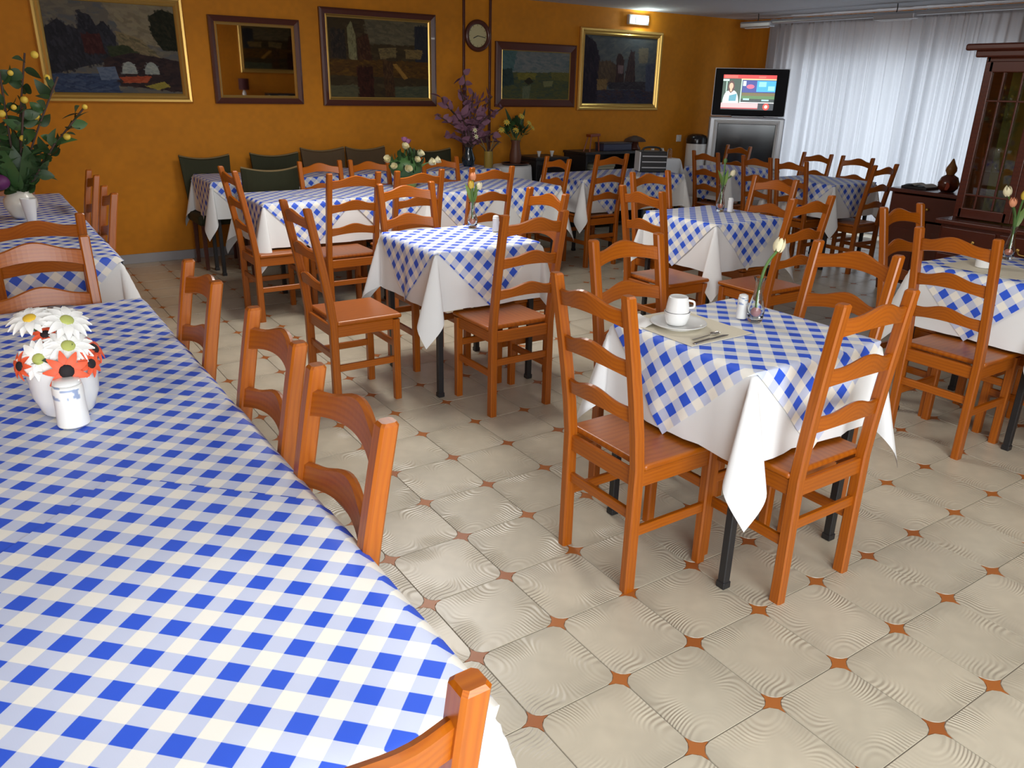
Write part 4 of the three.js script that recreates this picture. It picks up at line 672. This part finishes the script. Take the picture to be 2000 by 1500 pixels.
{ // pot of daisies on the long table
  const p = thing('daisy_pot', 'white pot of white daisies and orange gerberas on checked cloth', 'flower pot', [0.095, TOP + 0.0165, -2.12]);
  part('pot', lathe([[0, 0], [0.052, 0], [0.058, 0.006], [0.074, 0.05], [0.08, 0.12], [0.083, 0.128], [0.08, 0.13], [0.074, 0.122], [0.066, 0.05], [0, 0.03]], 40), M.white, p);
  part('moss', new THREE.SphereGeometry(0.074, 20, 10).scale(1, 0.25, 1).translate(0, 0.112, 0), M.leafMid, p);
  const heads = [[-0.045, 0.235, -0.03, 0.055, 0, -0.2, 0.9, 0.35], [0.03, 0.225, -0.01, 0.058, 1, 0.25, 0.8, 0.5], [-0.045, 0.155, 0.045, 0.052, 1, -0.35, 0.5, 0.8], [0.02, 0.175, 0.04, 0.058, 1, 0.1, 0.75, 0.65]];
  for (const [x, y, z, R, e, dx, dy, dz] of heads) { stemTo(p, [x * 0.3, 0.1, z * 0.3], [x, y - 0.01, z], 0.003); daisy(p, V(x, y, z), V(dx, dy, dz), R, M.petalWhite, e ? eyeG : eyeY, 16); }
  for (const [x, y, z, R, dx, dy, dz] of [[0.005, 0.128, 0.085, 0.05, -0.05, 0.2, 1], [-0.085, 0.14, 0.03, 0.036, -1, 0.3, 0.5], [0.075, 0.155, 0.02, 0.04, 0.8, 0.6, 0.4], [-0.02, 0.2, 0.0, 0.035, -0.1, 0.7, 0.5], [0.06, 0.13, 0.06, 0.036, 0.7, 0.25, 0.8]]) { stemTo(p, [x * 0.3, 0.1, z * 0.3], [x * 0.95, y - 0.005, z * 0.95], 0.003); daisy(p, V(x, y, z), V(dx, dy, dz), R, M.petalOrange, eyeB, 9, 0.34); }
  for (let k = 0; k < 9; k++) { const a = k * 2.4, m = part('leaf', leafGeo(0.08, 0.035), k % 2 ? M.leafMid : M.leafDark, p); orient(m, V(Math.cos(a) * 0.02, 0.115, Math.sin(a) * 0.02), V(Math.cos(a) * 0.8, 0.8, Math.sin(a) * 0.8), a); }
}
function shaker(x, z, y, label, h = 0.085, r = 0.02, mat = M.floral) { const t = thing('salt_shaker', label, 'shaker', [x, y, z]); part('body', lathe([[0, 0], [r, 0], [r * 1.05, 0.004], [r * 0.98, h * 0.55], [r * 1.0, h * 0.9], [r * 0.9, h], [0, h]], 24), mat, t); part('cap', lathe([[r * 0.92, h], [r * 0.85, h + 0.008], [r * 0.4, h + 0.012], [0, h + 0.012]], 24), M.white, t); return t; }
shaker(0.094, -2.018, TOP + 0.0165, 'large white floral sugar shaker in front of the daisy pot', 0.105, 0.034);
{ // plant on the second long table
  const p = thing('leafy_plant', 'tall dark leafy plant with yellow buds in a round white vase', 'plant', [0.2, TOP + 0.015, -5.45]);
  part('vase', lathe([[0, 0], [0.045, 0], [0.06, 0.02], [0.088, 0.07], [0.085, 0.11], [0.06, 0.145], [0.055, 0.16], [0.05, 0.16], [0.055, 0.14], [0.078, 0.1], [0, 0.05]], 36), phys([0.72, 0.70, 0.62], 0.3, { clearcoat: 0.3 }), p);
  const tips = [[-0.13, 0.92, -0.02], [0.02, 0.80, 0.05], [0.16, 0.9, 0], [0.3, 0.78, 0.03], [-0.22, 0.66, 0.04], [0.1, 0.62, 0.1], [0.42, 0.62, -0.02], [-0.1, 0.45, 0.12], [0.22, 0.42, 0.1], [-0.3, 0.42, 0]];
  tips.forEach((q, k) => {
    const c = new THREE.CatmullRomCurve3([V(0, 0.1, 0), V(q[0] * 0.35, q[1] * 0.5, q[2] * 0.4), V(...q)]); part('stem', new THREE.TubeGeometry(c, 14, 0.006, 6), M.twig, p);
    for (let j = 0; j < 20; j++) { const t = 0.25 + 0.72 * (j + rnd() * 0.6) / 20, at = c.getPoint(Math.min(1, t)), a = rr(0, 6.28), m = part('leaf', leafGeo(rr(0.07, 0.13), rr(0.045, 0.075), rr(0.1, 0.7)), rnd() < 0.75 ? M.leafDark : M.leafMid, p); orient(m, at, V(Math.cos(a), rr(-0.2, 0.9), Math.sin(a)), rr(0, 6)); }
    if (k < 7) for (let j = 0; j < 2; j++) { const e = c.getPoint(0.72 + 0.26 * j); part('bud', new THREE.SphereGeometry(rr(0.014, 0.021), 12, 9).translate(e.x + rr(-0.05, 0.05), e.y + 0.01, e.z + 0.03), M.petalYellow, p); }
  });
  for (let k = 0; k < 11; k++) { const a = k / 11 * 6.28 + 0.3, m = part('large_leaf', leafGeo(rr(0.16, 0.24), rr(0.11, 0.16), rr(0.4, 0.9)), k % 3 ? M.leafDark : M.leafMid, p); orient(m, V(Math.cos(a) * 0.04, 0.16 + 0.02 * (k % 3), Math.sin(a) * 0.04), V(Math.cos(a) * 1.1, 0.75, Math.sin(a) * 1.1), -a + 1.57); }
  const v = part('violet_bloom', new THREE.SphereGeometry(0.055, 16, 12).scale(1, 0.8, 1).translate(-0.09, 0.22, 0.12), M.violet, p);
  const gl = thing('tapered_tumbler', 'tapered white tumbler standing before the round white vase', 'tumbler', [0.232, TOP + 0.015, -5.28]); part('body', lathe([[0, 0], [0.024, 0], [0.042, 0.13], [0.04, 0.13], [0.022, 0.006], [0, 0.006]], 24), M.white, gl); part('rim', new THREE.TorusGeometry(0.041, 0.002, 6, 28).rotateX(Math.PI / 2).translate(0, 0.13, 0), M.white, gl);
}
function budVase(x, z, y, label, H, blooms, fill, leaves = 2) {
  const t = thing('bud_vase', label, 'vase', [x, y, z]);
  part('vase_glass', lathe([[0, 0], [0.024, 0], [0.028, 0.01], [0.031, 0.045], [0.02, H * 0.55], [0.013, H * 0.72], [0.014, H * 0.88], [0.023, H], [0.021, H], [0.0115, H * 0.88], [0.0105, H * 0.72], [0.017, H * 0.55], [0.026, 0.045], [0.02, 0.012], [0, 0.01]], 30), M.glass, t);
  part('glass_beads', new THREE.SphereGeometry(0.02, 14, 10).scale(1, 0.95, 1).translate(0, 0.034, 0), fill, t);
  for (const [dx, dy, dz, R, mat] of blooms) { part('stem', tube([[0, 0.05, 0], [0, H * 0.75, 0], [dx * 0.35, H + (dy - H) * 0.5, dz * 0.35], [dx, dy, dz]], 0.0055, 18, 7), M.stem, t); tulipHead(t, V(dx, dy - 0.004, dz), V(dx * 0.8, dy - H * 0.5, dz * 0.8), R, mat); }
  const n = blooms.length; for (let k = 0; k < leaves; k++) { const m = part('leaf', leafGeo(0.13, 0.03, 0.3), M.leafLight, t); orient(m, V(0, H * 0.9, 0), V(k ? 0.35 : -0.3, 1, 0.1), k * 2); }
}
const pinkBeads = std([0.62, 0.28, 0.3], 0.4), coralBeads = std([0.6, 0.2, 0.12], 0.4);
budVase(2.285, -1.80, TOP + 0.013, 'clear bud vase with one pale yellow tulip beside the upturned cup', 0.165, [[0.085, 0.25, -0.01, 0.023, M.petalCream]], pinkBeads, 0);
budVase(2.40, -4.0, TOP + 0.013, 'bud vase with orange and yellow tulips before the roses', 0.15, [[-0.02, 0.235, 0.02, 0.019, M.petalYellow], [0.03, 0.225, 0.02, 0.019, M.petalCream], [0.01, 0.275, -0.01, 0.02, M.petalPeach]], coralBeads);
budVase(4.29, -3.80, TOP + 0.013, 'tall glass vase with one small yellow bloom near dark chairs', 0.18, [[0.0, 0.33, 0, 0.014, M.stem], [0.07, 0.24, 0.01, 0.02, M.petalCream]], coralBeads);
budVase(4.40, -1.93, TOP + 0.013, 'glass vase of yellow and peach blooms before the glazed cabinet', 0.17, [[-0.12, 0.285, 0.02, 0.02, M.petalPeach], [-0.11, 0.33, -0.02, 0.022, M.petalCream], [-0.05, 0.315, 0.03, 0.018, M.petalYellow]], coralBeads);
shaker(2.275, -1.855, TOP + 0.013, 'white floral salt shaker beside the pale tulip vase', 0.08, 0.019);
shaker(2.455, -3.83, TOP + 0.013, 'white salt shaker behind the chair at the orange tulips', 0.08, 0.019, M.white);
shaker(4.335, -3.75, TOP + 0.013, 'white salt shaker next to the single yellow bloom', 0.085, 0.019, M.white);
{ // white roses
  const p = thing('rose_arrangement', 'bowl of white roses and dark leaves in a lime pot', 'flowers', [2.93, TOP + 0.017, -5.93]);
  part('pot', lathe([[0, 0], [0.075, 0], [0.095, 0.04], [0.1, 0.06], [0.092, 0.06], [0.07, 0.01], [0, 0.01]], 32), std([0.35, 0.42, 0.08], 0.5), p);
  part('foliage_core', new THREE.SphereGeometry(0.13, 18, 12).scale(1, 0.75, 1).translate(0, 0.14, 0), M.leafMid, p);
  for (let k = 0; k < 46; k++) { const a = rr(0, 6.28), e = rr(-0.1, 1.4), d = V(Math.cos(a) * Math.cos(e), Math.sin(e), Math.sin(a) * Math.cos(e)), m = part('leaf', leafGeo(rr(0.06, 0.1), rr(0.03, 0.045)), k % 4 ? M.leafDark : M.leafMid, p); orient(m, d.clone().multiplyScalar(0.11).add(V(0, 0.13, 0)), d.add(V(0, 0.4, 0)), a); }
  for (const [x, y, z, R] of [[-0.02, 0.31, 0.02, 0.032], [0.1, 0.25, 0.03, 0.035], [-0.18, 0.22, 0.05, 0.034], [-0.15, 0.17, 0.09, 0.03], [-0.06, 0.15, 0.15, 0.034], [0.17, 0.19, 0.08, 0.036], [0.25, 0.2, 0.03, 0.034], [0.03, 0.22, 0.12, 0.028]]) { stemTo(p, [x * 0.3, 0.1, z * 0.3], [x, y, z], 0.004); rose(p, V(x, y - 0.01, z), V(x, 0.2, z + 0.2), R, M.petalCream); }
  for (const [x, y] of [[0.0, 0.375], [0.03, 0.36]]) { stemTo(p, [0, 0.15, 0], [x, y - 0.03, -0.02], 0.003); rose(p, V(x, y - 0.03, -0.02), V(0, 1, 0.1), 0.028, std([0.32, 0.12, 0.26], 0.6, { side: THREE.DoubleSide })); }
}
{ // dried purple branches
  const p = thing('dried_bouquet', 'tall dried purple branches spreading from a dark blue vase', 'dried flowers', [4.27, TOP + 0.016, -7.2]);
  part('vase', lathe([[0, 0], [0.05, 0], [0.06, 0.02], [0.07, 0.08], [0.045, 0.15], [0.04, 0.18], [0.046, 0.19], [0.04, 0.19], [0.03, 0.15], [0, 0.05]], 30), phys([0.008, 0.02, 0.03], 0.2, { clearcoat: 0.6 }), p);
  const tips = [[-0.05, 0.88, 0], [-0.12, 0.78, 0.04], [-0.32, 0.66, 0.02], [-0.38, 0.5, 0.05], [-0.3, 0.3, 0.03], [0.02, 0.72, 0.06], [0.12, 0.66, 0.03], [0.28, 0.68, 0.0], [0.4, 0.58, 0.03], [0.2, 0.5, 0.05], [0.3, 0.32, 0.04], [0.05, 0.5, 0.08], [-0.12, 0.5, 0.07], [-0.26, 0.62, -0.03], [0.12, 0.3, 0.1], [0.36, 0.24, 0.0]];
  for (const q of tips) {
    const c = new THREE.CatmullRomCurve3([V(0, 0.12, 0), V(q[0] * 0.25, 0.2 + (q[1] - 0.2) * 0.45, q[2] * 0.4), V(...q)]); part('branch', new THREE.TubeGeometry(c, 14, 0.006, 6), M.twig, p);
    for (let j = 0; j < 11; j++) { const at = c.getPoint(0.42 + 0.58 * j / 10), a = rr(0, 6.28), m = part('bract', leafGeo(rr(0.07, 0.13), rr(0.045, 0.075), rr(0.2, 0.8)), M.petalPurple, p); orient(m, at, V(Math.cos(a), rr(-0.1, 1), Math.sin(a) * 0.8), rr(0, 6)); }
  }
  for (const [x, y] of [[0.0, 0.36], [0.015, 0.3]]) daisy(p, V(x, y, 0.13), V(0, 0.3, 1), 0.03, M.petalCream, eyeG, 7);
  const q = thing('reed_vase', 'ochre cylinder vase of dry reeds beside the purple branches', 'vase', [4.40, TOP + 0.016, -7.02]);
  part('vase', lathe([[0, 0], [0.045, 0], [0.045, 0.16], [0.04, 0.16], [0.04, 0.01], [0, 0.01]], 26), std([0.3, 0.2, 0.03], 0.5), q); for (let k = 0; k < 9; k++) { const a = k * 0.7; part('reed', tube([[Math.cos(a) * 0.02, 0.05, Math.sin(a) * 0.02], [Math.cos(a) * 0.04, 0.17, Math.sin(a) * 0.03], [Math.cos(a) * 0.13, 0.24 + 0.02 * (k % 4), Math.sin(a) * 0.06]], 0.006, 10, 6), k % 2 ? M.twig : M.piping, q); }
}
{ // brown vase with yellow flowers
  const p = thing('brown_vase', 'brown earthenware vase of yellow and green flowers on the draped pedestal', 'vase', [5.0, 0.788, -7.42]);
  part('vase', lathe([[0, 0], [0.055, 0], [0.062, 0.02], [0.066, 0.09], [0.05, 0.17], [0.045, 0.22], [0.055, 0.25], [0.048, 0.25], [0.038, 0.22], [0, 0.1]], 32), std([0.14, 0.05, 0.025], 0.5), p);
  for (let k = 0; k < 52; k++) { const a = rr(0, 6.28), e = rr(0.05, 1.5), d = V(Math.cos(a) * Math.cos(e), Math.sin(e), Math.sin(a) * Math.cos(e)), m = part('leaf', leafGeo(rr(0.07, 0.12), rr(0.035, 0.055)), k % 3 ? M.leafDark : M.leafMid, p); orient(m, d.clone().multiplyScalar(0.1).add(V(0, 0.31, 0)), d, a); }
  for (const [x, y, z] of [[-0.16, 0.44, 0.06], [0.12, 0.43, 0.08], [0.04, 0.5, 0.05], [-0.08, 0.36, 0.12], [0.2, 0.38, 0.03], [-0.2, 0.36, 0.02]]) { stemTo(p, [0, 0.2, 0], [x, y, z], 0.004); daisy(p, V(x, y, z), V(x, 0.3, 0.4), 0.04, M.petalYellow, eyeG, 9); }
  for (const [x, y] of [[-0.14, 0.62], [0.15, 0.6]]) part('tall_leaf', orient(new THREE.Mesh(leafGeo(0.36, 0.05, 0.1), M.leafDark), V(0, 0.26, 0), V(x, y - 0.26, 0)).geometry.clone().applyMatrix4(new THREE.Matrix4().compose(V(0, 0.26, 0), new THREE.Quaternion().setFromUnitVectors(V(0, 1, 0), V(x, y - 0.26, 0).normalize()), V(1, 1, 1))), M.leafDark, p);
}

// ---------------------------------------------------------------- place settings
{
  const y = TOP + 0.0105;
  const mat = solo('paper_placemat', rb(0.30, 0.002, 0.36, 2.015, y + 0.001, -1.885, 0.001), M.paper, 'cream paper placemat under the plate and upturned cup', 'placemat');
  const pl = thing('dinner_plate', 'white plate under the upturned cup', 'plate', [1.985, y + 0.003, -1.89]); part('dish', lathe([[0, 0], [0.055, 0], [0.06, 0.004], [0.088, 0.012], [0.1, 0.018], [0.098, 0.021], [0.086, 0.016], [0.06, 0.008], [0, 0.008]], 48), M.white, pl); part('foot_ring', new THREE.TorusGeometry(0.056, 0.0025, 6, 36).rotateX(Math.PI / 2).translate(0, 0.002, 0), M.white, pl);
  const bo = thing('tea_bowl', 'white breakfast cup holding the smaller upturned cup', 'cup', [1.98, y + 0.0115, -1.895]); part('bowl', lathe([[0, 0], [0.03, 0], [0.036, 0.006], [0.044, 0.03], [0.046, 0.048], [0.043, 0.048], [0.04, 0.03], [0, 0.01]], 36), M.white, bo); part('handle', tube([[0.043, 0.04, -0.002], [0.062, 0.036, 0], [0.062, 0.018, 0], [0.04, 0.012, 0.002]], 0.0045, 18, 8).rotateY(0.9), M.white, bo);
  const cu = thing('coffee_cup', 'white coffee cup turned upside down on the place setting', 'cup', [1.98, y + 0.0605, -1.895]); part('bowl', lathe([[0.0415, 0], [0.0405, 0.012], [0.037, 0.035], [0.034, 0.05], [0.03, 0.054], [0.028, 0.05], [0, 0.05]], 36), M.white, cu); part('handle', tube([[0.038, 0.012, 0], [0.055, 0.016, 0], [0.055, 0.034, 0], [0.035, 0.04, 0]], 0.004, 18, 8).rotateY(-0.7), M.white, cu);
  const sp = thing('teaspoon', 'steel teaspoon lying with the knife on the placemat', 'spoon', [1.98, y + 0.003, -1.752], 0.08); part('handle', bar([[-0.07, 0.002, 0, 0.008, 0.003], [0.03, 0.003, 0, 0.004, 0.003]], V(0, 0, 1), V(0, 1, 0), 0.001), M.steel, sp); part('spoon_bowl', new THREE.SphereGeometry(0.016, 18, 10, 0, 7, 0, 1.6).scale(1.5, 0.35, 0.85).rotateX(Math.PI).translate(0.05, 0.0065, 0), std([0.72, 0.7, 0.66], 0.22, { metalness: 1, side: THREE.DoubleSide }), sp);
  const kn = thing('table_knife', 'steel knife lying beside the teaspoon', 'knife', [1.975, y + 0.003, -1.722], 0.1); part('handle', rb(0.09, 0.005, 0.012, -0.05, 0.003, 0, 0.002), M.steel, kn); part('blade', bar([[-0.006, 0.002, 0, 0.012, 0.002], [0.07, 0.002, 0.001, 0.014, 0.0015], [0.09, 0.002, 0.004, 0.003, 0.001]], V(0, 0, 1), V(0, 1, 0), 0.0005), M.steel, kn);
  const nap = gridGeo(lin(-0.05, 0.05, 8), lin(-0.06, 0.06, 8), (a, b) => [1.905 + a, y + 0.006 + 0.007 * Math.sin(a * 50 + b * 20) + 0.004 * Math.sin(b * 60), -2.0 + b], (a, b) => [a, b]); solo('paper_napkin', nap, M.napkin, 'crumpled white paper napkin behind the upturned cup', 'napkin');
  // setting on the cabinet table
  for (const [x, z, l] of [[4.06, -1.88, 'white cylindrical mug on the cabinet table, behind the chair back'], [4.27, -1.72, 'white cylindrical mug near the yellow and peach blooms']]) { const c = thing('mug', l, 'mug', [x, y + 0.0025, z]); part('body', lathe([[0, 0], [0.034, 0], [0.037, 0.006], [0.038, 0.085], [0.035, 0.085], [0.033, 0.01], [0, 0.008]], 32), M.white, c); part('handle', tube([[0.036, 0.07, 0], [0.058, 0.065, 0], [0.058, 0.03, 0], [0.036, 0.022, 0]], 0.005, 18, 8).rotateY(-0.6), M.white, c); }
  solo('paper_placemat', rb(0.3, 0.0015, 0.36, 4.08, y + 0.001, -1.84, 0.0007), M.paper, 'cream paper placemat under the mugs on the cabinet table', 'placemat');
}

// ---------------------------------------------------------------- what the mirror shows: counter by the front wall
{
  const Zf = Z1;
  const t = thing('painting', 'gilt framed dark painting on the front wall, seen in the mirror', 'painting', [5.75, 1.9, Zf], Math.PI, 'framed oil paintings');
  rails(1.7, 0.95, goldProf[0]).forEach((g) => part('frame_rail', g, M.gold, t)); part('canvas', bx(1.54, 0.79, 0.012, 0, 0, 0.012), oil(art2), t);
  const c = thing('service_counter', 'long wooden service counter below the painting on the front wall', 'counter', [5.6, 0, Zf - 0.28]);
  part('body', rb(2.4, 0.88, 0.45, 0, 0.44, 0, 0.006), M.darkWood, c); part('worktop', rb(2.5, 0.04, 0.52, 0, 0.90, -0.01, 0.008), M.wood, c); for (let k = 0; k < 4; k++) part('door', rb(0.56, 0.76, 0.02, -0.87 + k * 0.58, 0.44, -0.232, 0.006), M.darkWood, c);
  const lp = thing('shaded_lamp', 'lamp with a dark red shade on the service counter', 'lamp', [4.85, 0.92, Zf - 0.3]); part('base', lathe([[0, 0], [0.07, 0], [0.03, 0.03], [0.04, 0.12], [0.015, 0.2], [0, 0.2]], 24), M.white, lp); part('lamp_shade', lathe([[0.1, 0.19], [0.1, 0.4], [0.098, 0.4], [0.098, 0.19]], 28), std([0.06, 0.006, 0.01], 0.7, { side: THREE.DoubleSide }), lp);
  const dv = thing('video_player', 'black video player on the service counter', 'video player', [5.6, 0.92, Zf - 0.3]); part('body', rb(0.6, 0.13, 0.3, 0, 0.065, 0, 0.01), M.black, dv); part('display_trim', rb(0.2, 0.03, 0.01, 0, 0.08, -0.152, 0.003), M.silver, dv);
  const fx = thing('fax_machine', 'grey desk telephone machine on the service counter', 'machine', [6.15, 0.92, Zf - 0.3]); part('body', rb(0.34, 0.1, 0.28, 0, 0.05, 0, 0.015, 3), M.plastic, fx); part('slot', rb(0.24, 0.04, 0.01, 0, 0.05, -0.142, 0.003), M.black, fx);
}

renderer.render(scene, camera);
